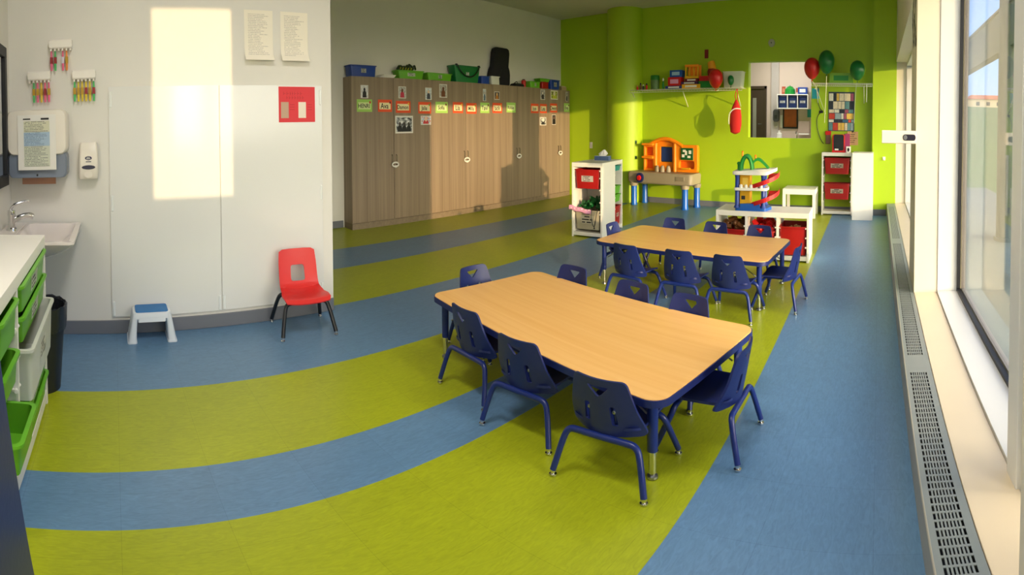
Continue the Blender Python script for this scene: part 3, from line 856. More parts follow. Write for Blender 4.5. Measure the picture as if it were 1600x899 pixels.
# soap dispenser
t = wall_empty('soap_dispenser', 'small white soap dispenser on the board wall right of the towel dispenser', 'dispenser', -.207, 1.10)
b = new(); loops = []
for z, w_, d in ((0, .15, .085), (.03, .158, .10), (.09, .16, .105), (.16, .155, .10), (.22, .145, .085), (.24, .135, .075)):
    loops.append([(x, y, z) for x, y in rrect(-w_ / 2, w_ / 2, -d, 0, .02, 4)])
loft(b, loops); obj('housing', b, mat('dispenser_white', (236, 230, 220)), t, smooth=True)
def disc(rx, rz_, z, y, th=.002, n=24):
    b = new(); loft(b, [[(rx * math.cos(2 * PI * j / n), y - k * th, z + rz_ * math.sin(2 * PI * j / n)) for j in range(n)] for k in (0, 1)]); return b
obj('sight_window', disc(.056, .014, .078, -.1035), mat('dark_smoked_plastic', (60, 62, 84), rough=.2), t)
b = disc(.028, .0135, .138, -.101)
o = obj('logo_badge', b, mat('navy_print', (30, 34, 76)), t)
b = new(); 
for k in range(3): box(b, -.018 + .002 * k, .018 - .003 * k, -.1045, -.1032, .131 + k * .006, .1335 + k * .006)
obj('logo_strokes', b, M_paper, o)
obj('logo_wordmark', bx(-.022, .022, -.105, -.102, .112, .1175), mat('navy_print', (30, 34, 76)), t)
b = disc(.035, .022, .03, -.100, .006); obj('push_bar', b, mat('dispenser_white', (236, 230, 220)), t, smooth=True)

# toothbrush holders
TB = {'p': ('pink', (242, 110, 150)), 'g': ('green', (84, 196, 110)), 'y': ('yellow', (232, 206, 60)), 'o': ('orange', (244, 150, 70))}
def toothbrush(col, x, y0, z0, holder, band, lb):
    nm, c = TB[col]
    t = thing('toothbrush', lb, 'toothbrush', (WX + .03, y0 + x, z0 - .145), PI / 2, 'toothbrushes in the %s' % holder)
    b = new(); 
    for z, r in ((0, 0),): pass
    tube(b, [(0, 0, 0), (0, -.001, .05), (0, 0, .10), (0, 0, .150)], [.008, .010, .008, .005], 8)
    obj('handle', b, mat('%s_toothbrush_plastic' % nm, c, rough=.3), t, smooth=True)
    b = new(); box(b, -.0115, .0115, -.0115, .010, .048, .092)
    obj('name_band', b, band, t)
    return t
M_bandr = mat('maroon_name_band', (150, 40, 44), rough=.6); M_bandy = mat('mustard_name_band', (190, 150, 40), rough=.6); M_bandw = print_material('white_name_band', (220, 210, 226), (80, 60, 120), 3, 1, 0, 4)
for hname, y0, z0, seq in (('uppermost holder', -.425, 1.975, 'pg.po'), ('lower left holder', -.612, 1.765, '.gpypp'), ('lower right holder', -.235, 1.762, 'gyyyyg')):
    t = thing('toothbrush_holder', 'white toothbrush holder on the board wall, %s of the three' % {'u': 'topmost', 'l': ''}.get(hname[0], '').replace('', '') if hname[0] == 'u' else 'white toothbrush holder on the board wall, %s of the three' % ('lower left' if 'left' in hname else 'lower right'), 'holder', (WX + .001, y0, z0), PI / 2, 'toothbrush holders')
    b = new(); loops = []
    for y, za, zb in ((0, 0, .066), (-.045, .004, .066), (-.052, .012, .058)): loops.append([(x, y, z) for x, z in rrect(-.096, .096, za, zb, .008, 3)])
    loft(b, loops); obj('cover', b, mat('holder_white', (240, 236, 230), rough=.25), t, smooth=True)
    b = new()
    for k in range(6): box(b, -.08 + k * .032 - .006, -.08 + k * .032 + .006, -.05, -.004, -.012, .002)
    obj('clip_row', b, mat('holder_white', (240, 236, 230)), t)
    k0 = -.08
    names = {}
    for k, ch in enumerate(seq):
        if ch == '.': continue
        names[ch] = names.get(ch, 0) + 1
        x = k0 + k * .032
        band = {('u', 0): M_bandr, ('u', 1): M_bandr, ('u', 3): M_bandw, ('u', 4): M_bandy}.get((hname[0], k)) or (M_bandr if (k in (4, 5) and 'right' in hname and k != 4) or (k == 3 and 'right' in hname) or (k == 4 and 'left' in hname) else M_bandy)
        ordn = ['first', 'second', 'third', 'fourth', 'fifth', 'sixth'][len([c for c in seq[:k] if c != '.'])]
        toothbrush(ch, x, y0, z0 + .0, hname, band, '%s toothbrush, %s from the left in the %s' % (TB[ch][0], ordn, hname))

# glass board: two tall panels
M_board = board_material()
for nm, y0, y1, lb in (('glass_board', -.035, .905, 'large white glass writing board, left panel above the step stool'), ('glass_board', .911, 1.868, 'large white glass writing board, right panel behind the red chair')):
    t = thing(nm, lb, 'board', (WX + .001, (y0 + y1) / 2, .125), PI / 2, 'glass boards')
    w_ = y1 - y0
    obj('glass_panel', bx(-w_ / 2, w_ / 2, -.012, -.004, 0, 1.585), M_board, t, bevel=.001)
    for sx in (-1, 1):
        for z in (.06, .80, 1.50):
            if (sx > 0 and y0 < 0 and z > .5) or (sx < 0 and y0 > .5 and z > .5): continue
            obj('clip', bx(sx * w_ / 2 - (.028 if sx > 0 else -.008), sx * w_ / 2 + (-.008 if sx > 0 else .028), -.020, -.001, z - .055, z + .055), mat('clear_clip', (236, 240, 240), rough=.15), t, bevel=.006)
# papers above the board
for y, sd, lb in ((1.272, 11, 'printed sheet high on the board wall, left of the pair'), (1.607, 17, 'printed sheet high on the board wall, right of the pair near the wall end')):
    o = obj('printed_sheet', sheet_bm(.262, .365, .004, 8, .05), print_material('legal_print_%d' % sd, (244, 238, 224), (150, 146, 146), 30, 11, .13, sd, .55))
    o.location = (WX + .002, y, 1.885); o.rotation_euler = (0, 0, PI / 2); tag(o, lb, 'paper', 'printed sheets on the board wall')
# red poster with two photos
t = thing('red_poster', 'square red poster with two small photos at the top right of the glass board', 'poster', (WX + .013, 1.622, 1.446), PI / 2)
obj('card', bx(-.175, .175, -.003, 0, 0, .256), mat('red_card', (222, 56, 66), rough=.6, var=.03), t)
obj('photo', bx(-.155, -.082, -.005, -.003, .03, .145), photo_material('photo_blur_a', [(90, 60, 44), (190, 150, 120), (160, 160, 160), (230, 225, 215)], 1, 3.5), t)
obj('photo', bx(.012, .085, -.005, -.003, .03, .145), photo_material('photo_blur_b', [(50, 50, 60), (150, 160, 170), (236, 226, 210), (220, 205, 190)], 4, 3), t)
b = new()
rnd = random.Random(2)
for r_ in range(2):
    x = -.13 + .03 * r_
    while x < .06:
        w_ = rnd.uniform(.008, .02)
        box(b, x, x + w_, -.0038, -.003, .205 - .03 * r_, .2065 - .03 * r_); box(b, x, x + .002, -.0038, -.003, .195 - .03 * r_, .218 - .03 * r_); x += w_ + .012
for x0 in (-.07, .10):
    for z in (.125, .108, .09): box(b, x0, x0 + .045, -.0038, -.003, z, z + .0018)
obj('handwriting', b, mat('dark_red_marker', (150, 26, 40), rough=.6), t)

# ------------------------------------------------------------------ wardrobes along the cabinet wall
XF = -7.27; CT = 2.10
bounds = [3.86, 5.55, 7.16, 8.72, 9.86]
seams = [4.71, 6.40, 7.93, 9.42]
places = ['nearest unit, with the dark end panel showing', 'second unit from the near end, catching the sunlight', 'third unit from the near end', 'last narrow unit against the green wall']
wrd = []
for i in range(4):
    y0, y1 = bounds[i] + .0015, bounds[i + 1] - .0015
    w_ = y1 - y0; c = (y0 + y1) / 2
    t = thing('wardrobe', 'tall grey oak storage wardrobe, %s' % places[i], 'wardrobe', (XF, c, 0), PI / 2, 'wardrobes along the grey wall')
    obj('body', bx(-w_ / 2, w_ / 2, .001, .284, .085, CT), M_cab, t)
    obj('plinth', bx(-w_ / 2, w_ / 2, -.012, .284, 0, .083), M_cabk, t)
    sm = seams[i] - c
    for a, b_, sg in ((-w_ / 2 + .001, sm - .0035, 1), (sm + .0035, w_ / 2 - .001, -1)):
        d = obj('door', bx(a, b_, -.018, 0, .092, CT - .002), M_cab, t, bevel=.001)
        hx = sm + (-.045 if sg > 0 else .045)
        b = new(); tube(b, smooth_path([(hx, -.018, .86), (hx, -.045, .865), (hx, -.045, 1.0), (hx, -.018, 1.005)], 1), .006, 8)
        obj('handle', b, mat('bronze_handle', (92, 84, 70), rough=.35, metal=.7), d, smooth=True)
    wrd.append(t)
    t2 = thing('cabinet_lock', 'white oval child-safety lock hanging on the handles of the wardrobe, %s' % ['nearest unit', 'second unit', 'third unit', 'last unit'][i], 'lock', (XF - .0 + .0, seams[i], .868), PI / 2, 'child-safety locks on the wardrobes')
    b = new(); pts = [(.066 * math.cos(2 * PI * j / 20), -.060, .030 * math.sin(2 * PI * j / 20)) for j in range(20)]
    tube(b, pts, .012, 8, closed=True); obj('loop', b, M_white, t2, smooth=True)
    obj('latch', bx(-.022, .022, -.074, -.05, -.045, -.012), M_white, t2, bevel=.004)

# name cards and photos on the wardrobe doors
M_cardo = mat('orange_card', (236, 84, 40), rough=.6, var=.03); M_cardg = mat('light_green_card', (168, 216, 104), rough=.6, var=.03)
M_cream2 = mat('cream_paper', (246, 234, 186), rough=.7, var=.01)
names = [('HENRI', 3.964, 4.264, 1.612, 'g', 'r'), ('Ava', 4.382, 4.671, 1.613, 'o', 'k'), ('Damon', 4.754, 5.071, 1.60, 'o', 'y'), ('Jalia', 5.245, 5.538, 1.592, 'o', 'g'),
         ('Sofia', 5.647, 5.941, 1.602, 'g', 'k'), ('Lia', 6.071, 6.333, 1.605, 'o', 'y'), ('Milla', 6.419, 6.694, 1.598, 'o', 'g'), ('Tavi', 6.802, 7.055, 1.612, 'g', 'k'),
         ('Jack', 7.150, 7.435, 1.616, 'o', 'y'), ('Robin', 7.574, 7.857, 1.632, 'g', ''), ('Jon', 8.372, 8.642, 1.631, 'o', ''), ('Lea', 8.689, 8.947, 1.635, 'o', ''),
         ('Owen', 9.069, 9.342, 1.653, 'o', ''), ('Eva', 9.62, 9.84, 1.672, 'g', 'k')]
dots = {'r': M_red, 'k': mat('maroon_sticker', (120, 24, 40)), 'y': mat('yellow_sticker', (246, 196, 60)), 'g': mat('green_sticker', (110, 170, 50))}
XD = XF + .0185
for i, (s_, y0, y1, z0, c_, dt) in enumerate(names):
    w_ = y1 - y0; h_ = .172
    ordn = ['first', 'second', 'third', 'fourth', 'fifth', 'sixth', 'seventh', 'eighth', 'ninth', 'tenth', 'eleventh', 'twelfth', 'thirteenth', 'last'][i]
    t = thing('name_card', '%s name card reading %s on the wardrobe doors, %s from the left' % ('green' if c_ == 'g' else 'orange', s_, ordn) if i < 13 else 'green name card reading Eva, rightmost on the wardrobe doors', 'name card', (XD, (y0 + y1) / 2, z0), PI / 2, 'name cards on the wardrobe doors')
    obj('card', bx(-w_ / 2, w_ / 2, -.002, -.0005, 0, h_), M_cardg if c_ == 'g' else M_cardo, t)
    obj('name_strip', bx(-w_ * .40, w_ * .40, -.003, -.0021, .036, .130), M_cream2 if c_ == 'o' else mat('pale_green_paper', (224, 238, 176), rough=.7), t)
    text_mesh('lettering', s_, .105 if len(s_) < 5 else .082, M_ink, t, (-.01, -.0034, .080), (PI / 2, 0, 0))
    if dt:
        b = disc(.017, .018, .132, -.0036, .0008, 14)
        for v in b.verts: v.co.x += w_ * .36
        obj('sticker', b, dots[dt], t)
def fig_photo(y0, y1, z0, z1, lb, bgc, bodyc, headc, fig='p', seed=0, frame=False):
    """small portrait print: backdrop with a simple figure of a head and clothing"""
    w_, h_ = y1 - y0, z1 - z0
    t = thing('photo_print', lb, 'photo', (XD, (y0 + y1) / 2, z0), PI / 2, 'photos on the wardrobe doors')
    obj('print', bx(-w_ / 2, w_ / 2, -.002, -.0005, 0, h_), mat('photo_border', (226, 224, 220), rough=.3), t)
    b = new(); m_ = .06 * w_
    uv_quad(b, (-w_ / 2 + m_, -.0026, m_), (w_ / 2 - m_, -.0026, m_), (w_ / 2 - m_, -.0026, h_ - m_), (-w_ / 2 + m_, -.0026, h_ - m_))
    obj('picture', b, photo_material('photo_bg_%s' % seed, bgc, seed, 5), t)
    n_ = 1 if fig == 'p' else 3
    for k in range(n_):
        fx = 0 if n_ == 1 else (-.25 + .25 * k) * w_
        sc = 1 if n_ == 1 else .8
        a = .24 * w_ if n_ == 1 else .12 * w_
        poly = [(fx - a * 1.1, m_), (fx + a * 1.1, m_), (fx + a, h_ * .42 * sc), (fx + a * .5, h_ * .56 * sc), (fx - a * .5, h_ * .56 * sc), (fx - a, h_ * .42 * sc)]
        b = new(); bh = new()
        b.faces.new([b.verts.new((x, -.0030, z)) for x, z in poly])
        r = .14 * w_ if n_ == 1 else .06 * w_
        bh.faces.new([bh.verts.new((fx + r * math.cos(j * PI / 6), -.0032, h_ * .66 * sc + r * 1.2 * math.sin(j * PI / 6))) for j in range(12)])
        obj('figure', b, mat('print_tone_%d_%d_%d' % bodyc, bodyc, var=.2, scale=40), t)
        obj('figure_head', bh, mat('print_tone_%d_%d_%d' % headc, headc, var=.15, scale=40), t)
PH = [(4.041, 4.19, 1.80, 1.98, 'small photo of a dark silhouette against white above the first name card', [(236, 236, 236), (200, 200, 204)], (20, 22, 28), (22, 24, 30), 'p'),
      (4.811, 4.975, 1.81, 1.98, 'small photo of a person in pink above the third name card', [(200, 200, 196), (150, 150, 146)], (196, 50, 80), (110, 70, 54), 'p'),
      (5.408, 5.556, 1.80, 1.98, 'small pale photo in the sun streak above the fourth name card', [(220, 226, 230), (170, 180, 190)], (60, 64, 76), (226, 196, 160), 'p'),
      (5.742, 5.927, 1.84, 2.045, 'small photo of a seated figure in brown above the fifth name card', [(196, 196, 190), (150, 146, 140)], (110, 60, 36), (96, 56, 40), 'p'),
      (4.738, 5.124, 1.307, 1.559, 'large photo of several dark standing figures below the third name card', [(236, 236, 240), (160, 164, 170), (60, 62, 66)], (26, 28, 34), (60, 54, 52), 'g'),
      (5.301, 5.536, 1.426, 1.56, 'small blue and red photo below the fourth name card', [(120, 180, 214), (230, 234, 240), (200, 60, 66)], (206, 64, 70), (232, 200, 180), 'p'),
      (6.875, 6.965, 1.812, 2.01, 'narrow white photo above the eighth name card', [(220, 224, 226), (150, 156, 166)], (90, 110, 130), (200, 180, 160), 'p'),
      (7.207, 7.359, 1.843, 1.979, 'dark photo with an orange blot above the ninth name card', [(110, 96, 90), (60, 54, 60)], (190, 120, 50), (230, 190, 130), 'p'),
      (8.714, 8.877, 1.887, 2.073, 'small photo of a figure in white above the twelfth name card', [(190, 190, 196), (120, 110, 110)], (50, 40, 50), (226, 220, 214), 'p'),
      (9.095, 9.368, 1.903, 2.078, 'small photo with yellow-green splashes above the thirteenth name card', [(90, 90, 60), (200, 210, 90)], (190, 196, 60), (220, 214, 190), 'p'),
      (8.688, 8.922, 1.405, 1.56, 'small black and white photo below the twelfth name card', [(30, 30, 34), (220, 220, 216)], (40, 40, 44), (236, 236, 230), 'p'),
      (9.142, 9.29, 1.417, 1.613, 'narrow dark photo below the thirteenth name card', [(70, 60, 60), (50, 44, 46)], (24, 22, 28), (120, 90, 80), 'p'),
      (9.69, 9.78, 1.885, 2.07, 'narrow photo above the rightmost name card', [(180, 176, 170), (90, 86, 90)], (40, 38, 44), (200, 180, 160), 'p')]
for k, p in enumerate(PH): fig_photo(*p[:4], p[4], p[5], p[6], p[7], p[8], seed=k + 20)

# things on top of the wardrobes
G = 'bins on top of the wardrobes'; XT = -7.405
make_bin('storage_tub', 'blue bin with white label at the near end of the wardrobe tops', 'bin', (XT, 4.13, CT), PI / 2, .54, .24, .16, M_bluebin, card=M_card, group=G, cardsz=(.10, .06))
t = thing('paper_stack', 'loose white papers lying on the wardrobe between blue and green bins', 'papers', (XT, 4.62, CT), PI / 2)
b = new(); 
for k in range(5): 
    a = .08 * (k - 2); R = Matrix.Rotation(a, 3, 'Z')
    bm2 = new(); box(bm2, -.14, .14, -.10, .10, .010 * k, .010 * k + .008)
    vm = {v: b.verts.new(R @ v.co + Vector((.01 * k, 0, 0))) for v in bm2.verts}
    for f in bm2.faces: b.faces.new([vm[v] for v in f.verts])
obj('sheets', b, M_paper, t)
make_bin('storage_tub', 'lime green bin holding dark toy animals on the wardrobe tops', 'bin', (XT, 5.13, CT), PI / 2, .60, .24, .125, M_greenbin, card=M_card, group=G, cardsz=(.17, .05))
t = thing('toy_dinosaurs', 'tangle of dark green and black toy dinosaurs in the lime bin', 'toy', (XT, 5.05, CT + .09), PI / 2)
b = new(); rnd = random.Random(12)
for k in range(9):
    x = -.16 + .04 * k; z = rnd.uniform(.03, .07)
    tube(b, smooth_path([(x, rnd.uniform(-.04, .04), z), (x + .03, 0, z + rnd.uniform(.02, .06)), (x + rnd.uniform(.02, .08), rnd.uniform(-.03, .03), z + rnd.uniform(.03, .09)), (x + .09, 0, z + rnd.uniform(0, .05))], 2), [.018] * 3 + [.022] * 4 + [.012] * 6 if False else .017, 7)
    for q in (-.02, .02): tube(b, [(x + .02 + q, q, z + .02), (x + .02 + q * 1.5, q * 1.5, z - .03)], .008, 5)
obj('bodies', b, mat('toy_dark_green', (34, 52, 22), rough=.5, var=.5, scale=30), t, smooth=True)
b = new()
for k in range(5): tube(b, [(-.12 + .06 * k, -.02, .05), (-.10 + .06 * k, -.03, .08)], .012, 6)
obj('yellow_spots', b, mat('toy_yellow_green', (170, 176, 40), rough=.5), t)
make_bin('storage_tub', 'lime green labelled bin right of the dinosaur bin on the wardrobe tops', 'bin', (XT, 5.80, CT), PI / 2, .62, .24, .115, M_greenbin, card=M_card, group=G, cardsz=(.09, .06))
t = make_bin('rope_tub', 'large dark green tub with black rope handle on the wardrobe tops', 'tub', (XT, 6.50, CT), PI / 2, .72, .25, .27, mat('dark_green_tub', (16, 116, 58), rough=.4), taper=.80, card=M_card, group=None, cardsz=(.08, .05))
b = new(); tube(b, smooth_path([(-.28, -.13, .27), (-.2, -.14, .16), (-.06, -.15, .09), (.1, -.15, .09), (.22, -.14, .16), (.30, -.13, .26)], 3), .011, 8); obj('rope_handle', b, M_blackp, t, smooth=True)
for sx in (-1, 1):
    b = new(); lathe(b, [(0, -.02), (.025, -.015), (.028, 0), (.025, .015), (0, .02)], sx * .30, -.115, 10)
    for v in b.verts: v.co.z += .272
    obj('rope_knot', b, M_blackp, t, smooth=True)
make_bin('storage_tub', 'small royal blue bin between green tub and white bin on the wardrobes', 'bin', (XT, 7.01, CT), PI / 2, .26, .22, .13, M_bluebin, group=G)
make_bin('storage_tub', 'small white bin beside the black case on the wardrobes', 'bin', (-7.335, 7.285, CT), PI / 2, .27, .12, .14, M_whitebin, group=G)
# black instrument case leaning on the wall
t = thing('instrument_case', 'tall black fabric instrument case standing against the wall on the wardrobes', 'case', (-7.47, 7.54, CT), PI / 2)
b = new(); loops = []
for z, w_, d in ((0, .56, .15), (.03, .62, .16), (.20, .60, .16), (.28, .56, .14), (.34, .50, .12), (.58, .50, .12), (.645, .46, .11), (.67, .36, .08)):
    s_ = z * .12
    loops.append([(x + s_, y, z) for x, y in rrect(-w_ / 2, w_ / 2, -d / 2, d / 2, min(w_, d) * .3, 4)])
loft(b, loops); obj('padded_body', b, mat('black_nylon', (26, 25, 34), rough=.8, bump=.4, bscale=200), t, smooth=True)
b = new(); tube(b, smooth_path([(-.1, -.08, .12), (-.05, -.11, .2), (.02, -.09, .28)], 2), .008, 6); obj('carry_strap', b, M_blackp, t)
t = thing('folded_bag', 'flat black bag lying beside the standing case on the wardrobes', 'bag', (-7.38, 8.05, CT), PI / 2)
b = new(); loft(b, [[(x, y, z) for x, y in rrect(-a, a, -d, d, .04, 3)] for a, d, z in ((.15, .08, 0), (.17, .09, .02), (.15, .075, .05), (.10, .05, .06))]); obj('bag_body', b, mat('black_nylon', (26, 25, 34)), t, smooth=True)
b = new(); tube(b, smooth_path([(-.14, -.02, .045), (-.08, -.06, .09), (0, -.02, .07)], 2), .009, 6); obj('strap', b, M_blackp, t)
def small(name, lb, cat, loc, parts, rz=PI / 2, group=None):
    t = thing(name, lb, cat, loc, rz, group)
    for pn, bm_, m_ in parts: obj(pn, bm_, m_, t, smooth=False)
    return t
b1 = new(); lathe(b1, [(0, 0), (.05, 0), (.055, .1), (.05, .13), (0, .135)], n=14); b2 = new(); lathe(b2, [(0, .135), (.035, .135), (.03, .15), (0, .155)], n=14)
small('red_pot', 'small red pot among the black bags on the wardrobes', 'pot', (XT, 8.30, CT), [('pot_body', b1, P_r), ('pot_cap', b2, P_k)])
make_bin('storage_tub', 'lime green bin with white end label right of the red pot on the wardrobes', 'bin', (XT, 8.60, CT), PI / 2, .38, .22, .12, M_greenbin, card=M_card, group=G, cardsz=(.06, .06))
make_bin('storage_tub', 'small red bin under the tilted green tray on the wardrobes', 'bin', (XT, 8.97, CT), PI / 2, .28, .22, .13, M_redbin, group=G)
t = thing('green_tray', 'shallow lime green tray balanced on the red bin on the wardrobes', 'tray', (XT, 8.96, CT + .135), PI / 2)
b = new(); loft(b, [[(x, y, z) for x, y in rrect(-a, a, -d, d, .03, 4)] for a, d, z in ((.16, .09, 0), (.19, .10, .05), (.20, .11, .052), (.20, .11, .058), (.18, .095, .056), (.15, .08, .008))]); obj('tray_body', b, M_greenbin, t, smooth=True)
obj('rim_tab', bx(-.03, .03, -.125, -.108, .045, .058), M_greenbin, t)
make_bin('storage_tub', 'blue bin with grey label near the green wall end of the wardrobes', 'bin', (XT, 9.34, CT), PI / 2, .38, .23, .19, M_bluebin, card=M_card2, group=G, cardsz=(.11, .09))
b = new(); box(b, -.10, .10, -.09, .09, 0, .07); b2 = new(); box(b2, -.08, .09, -.07, .08, .0705, .09)
small('cloth_pile', 'folded beige cloths at the far end of the wardrobe tops', 'cloth', (XT, 9.71, CT), [('lower_cloth', b, mat('beige_cloth', (168, 150, 116), rough=.95)), ('upper_cloth', b2, mat('sand_cloth', (190, 176, 140), rough=.95))])

# ------------------------------------------------------------------ light switch, wall sensor, small knob
t = thing('light_switch', 'white light switch on the green wall right of the wardrobes', 'switch', (-6.63, YG, .955), 0)
obj('plate', bx(-.04, .04, -.006, 0, 0, .12), M_white, t, bevel=.003); obj('rocker', bx(-.016, .016, -.011, -.006, .028, .092), M_white, t, bevel=.002)
t = thing('wall_speaker', 'small round grey sensor high on the green wall above the opening', 'sensor', (-2.226, YG, 2.80), 0)
b = new(); lathe(b, [(0, 0), (.07, 0), (.066, .03), (.05, .04), (0, .042)], n=24)
for v in b.verts: v.co = Vector((v.co.x, -v.co.z, v.co.y))
obj('housing', b, mat('pale_grey_plastic', (176, 180, 160), rough=.5), t, smooth=True)
b = new(); lathe(b, [(0, .042), (.012, .042), (.01, .048), (0, .049)], n=12)
for v in b.verts: v.co = Vector((v.co.x, -v.co.z, v.co.y))
obj('lens', b, P_k, t)
t = thing('door_stop', 'small white round stop on the green pier by the window', 'knob', (.106, YG - .22, .917), 0)
b = new(); lathe(b, [(0, 0), (.022, 0), (.022, .008), (.012, .02), (.024, .035), (.018, .045), (0, .048)], n=16)
for v in b.verts: v.co = Vector((v.co.x, -v.co.z, v.co.y))
obj('knob_body', b, M_white, t, smooth=True)
obj('base_plate', bx(-.028, .028, -.003, 0, -.028, .028), M_white, t)
for z in (.82, 1.10):
    t = thing('coat_hook', 'small dark hook on the green column beside the toy bench, %s of two' % ('lower' if z < 1 else 'upper'), 'hook', (-5.275, YG - .21, z), math.radians(60), 'hooks on the green column')
    b = new(); box(b, -.02, .02, -.008, 0, -.03, .03); obj('hook_plate', b, P_dg, t)
    b = new(); tube(b, smooth_path([(0, -.008, -.01), (0, -.03, -.02), (0, -.035, .01)], 2), .006, 6); obj('hook_arm', b, P_k, t)

# ------------------------------------------------------------------ middle shelf pair (rotated 10 degrees)
A10 = math.radians(10); ux = Vector((math.cos(A10), math.sin(A10), 0)); uy = Vector((-math.sin(A10), math.cos(A10), 0))
cor = Vector((-3.985, 6.25, 0))
wA, dA, wB, dB = .515, .53, .375, .50
cA = cor - ux * wA / 2 + uy * dA / 2
sA = make_shelf('storage_shelf', 'tall white shelf mid-room with red and off-white tubs facing us', cA, A10, wA, dA, .94, [], rails=(.30, .45, .60, .75, .84))
cB = cor - ux * (.005 + dB / 2) + uy * (dA + .004 + wB / 2)
sB = make_shelf('storage_shelf', 'tall white shelf mid-room whose green and red tubs face the windows', cB, A10 + PI / 2, wB, dB, .94, [], rails=(.30, .45, .60, .75))
def atA(x, y, z): return cA + ux * x + uy * y + Vector((0, 0, z))
def atB(x, y, z): return cB + uy * x - ux * y + Vector((0, 0, z))   # local x -> uy, local y -> -ux
make_bin('storage_tub', 'deep red tub with white label at the top of the middle white shelf', 'tub', atA(0, -.03, .615), A10, .445, .47, .24, M_redbin, card=M_card, group='tubs in the middle shelves', cardsz=(.20, .075), taper=.84)
make_bin('storage_tub', 'off-white tub with picture label at the bottom of the middle white shelf', 'tub', atA(0, -.03, .10), A10, .445, .47, .245, mat('putty_bin_plastic', (176, 168, 146), rough=.45), card=M_card2, group='tubs in the middle shelves', cardsz=(.23, .105), taper=.84)
clutter('dark green and yellow toy pieces heaped in the off-white tub', 'toys', 'toy_pieces', atA(.02, -.05, .335), [P_dg, P_g, P_dg, P_k, P_y], 60, .34, .30, .12, 21, .03)
t = thing('pink_scarf', 'pale pink cloth draped over the rim of the off-white tub', 'cloth', atA(-.09, -.03, .34), A10)
b = new(); 
loops = []
for k in range(12):
    u = k / 11; x = -.20 + .36 * u; yy = -.255 + .004 * math.sin(k * 2); zz = .035 + .006 * math.sin(k * 1.3) - .05 * u
    loops.append([(x, yy + .018 * math.cos(a_ * PI / 4), zz + .03 * math.sin(a_ * PI / 4)) for a_ in range(8)])
loft(b, loops); obj('cloth_body', b, P_pink, t, smooth=True)
for k in range(6):
    b = new(); lathe(b, [(0, -.006), (.01, -.004), (.01, .004), (0, .006)], -.16 + .06 * k, -.275, 8)
    for v in b.verts: v.co.z += .03 - .003 * k
    obj('white_dot', b, M_paper, t)
t = thing('lanyard', 'thin black cord hanging over the front of the off-white tub', 'cord', atA(.13, -.29, .20), A10)
b = new(); tube(b, smooth_path([(-.05, .03, .16), (-.05, 0, .08), (-.02, -.012, -.02), (.01, -.012, -.06), (.03, -.01, .02), (.04, 0, .10), (.05, .03, .15)], 3), .006, 6); obj('loop', b, M_blackp, t, smooth=True)
b = new(); lathe(b, [(0, -.014), (.01, -.01), (.012, 0), (.01, .01), (0, .014)], .01, -.012, 8)
for v in b.verts: v.co.z += -.065
obj('toggle', b, M_blackp, t)
for z, h_, m_, lb in ((.62, .07, mat('teal_bin_plastic', (40, 150, 140)), 'shallow teal tray high in the window-facing middle shelf'), (.50, .10, M_greenbin, 'green tub upper middle of the window-facing middle shelf'), (.385, .10, M_greenbin, 'green tub lower middle of the window-facing middle shelf'), (.08, .25, M_redbin, 'red tub at the bottom of the window-facing middle shelf')):
    if z == .62: z = .80
    make_bin('storage_tub', lb, 'tub', atB(0, -.03, z), A10 + PI / 2, .305, .44, h_, m_, card=(M_card2 if h_ > .2 else None), group='tubs in the middle shelves', taper=.84)
# tissue box
t = thing('tissue_box', 'blue and white tissue box with a tissue sticking out on the middle shelf', 'tissue box', cor - ux * .24 + uy * .60 + Vector((0, 0, .94)), A10)
obj('carton', bx(-.125, .125, -.06, .06, 0, .055), [mat('slate_blue_carton', (72, 96, 140), rough=.5, var=.3, scale=14)], t, bevel=.002)
obj('carton_top', bx(-.124, .124, -.059, .059, .0555, .058), mat('pale_blue_carton', (176, 190, 208), rough=.5), t)
b = new(); loops = []
for k, (w_, d, z, o_) in enumerate(((.05, .012, .058, 0), (.075, .02, .085, .01), (.05, .02, .11, .02), (.012, .008, .14, .03))):
    loops.append([(o_ + w_ * math.cos(j * PI / 8) * (1 + .15 * (j % 2)), d * math.sin(j * PI / 8) * (1 + .6 * (j % 2)), z) for j in range(16)])
loft(b, loops); obj('tissue', b, M_paper, t, smooth=True)

# ------------------------------------------------------------------ low shelf with the toy garage
A3 = math.radians(3); lx = Vector((math.cos(A3), math.sin(A3), 0)); ly = Vector((-math.sin(A3), math.cos(A3), 0))
wL, dL, hL = 1.22, .50, .52
cL = Vector((-2.085, 6.02, 0)) + lx * wL / 2 + ly * dL / 2
make_shelf('storage_shelf', 'low wide white shelf with three red tubs behind the far table', cL, A3, wL, dL, hL, [-.205, .205], rails=(.16, .26, .36))
def atL(x, y, z): return cL + lx * x + ly * y + Vector((0, 0, z))
for x, z, h_, lb in ((-.40, .10, .22, 'red tub of brown and red toys in the left bay of the low shelf'), (0, .10, .22, 'red tub of mixed toys in the middle bay of the low shelf'), (.40, .075, .30, 'deep red tub in the right bay of the low shelf')):
    make_bin('storage_tub', lb, 'tub', atL(x, -.03, z), A3, .355 + (.0 if x == 0 else .015), .44, h_, M_redbin, group='red tubs in the low shelf', taper=.84)
clutter('dark brown and red toys piled in the left tub of the low shelf', 'toys', 'toy_pieces', atL(-.40, -.04, .27), [P_br, P_k, P_r, P_tan], 55, .28, .28, .13, 31, .035)
clutter('red, green and yellow toys piled in the middle tub of the low shelf', 'toys', 'toy_pieces', atL(0, -.04, .27), [P_r, P_g, P_o, P_b, P_r], 55, .28, .28, .14, 33, .035)
clutter('small tan toys at the bottom of the deep red tub', 'toys', 'toy_pieces', atL(.40, -.04, .27), [P_tan, P_br, P_r], 40, .26, .26, .06, 35, .026)
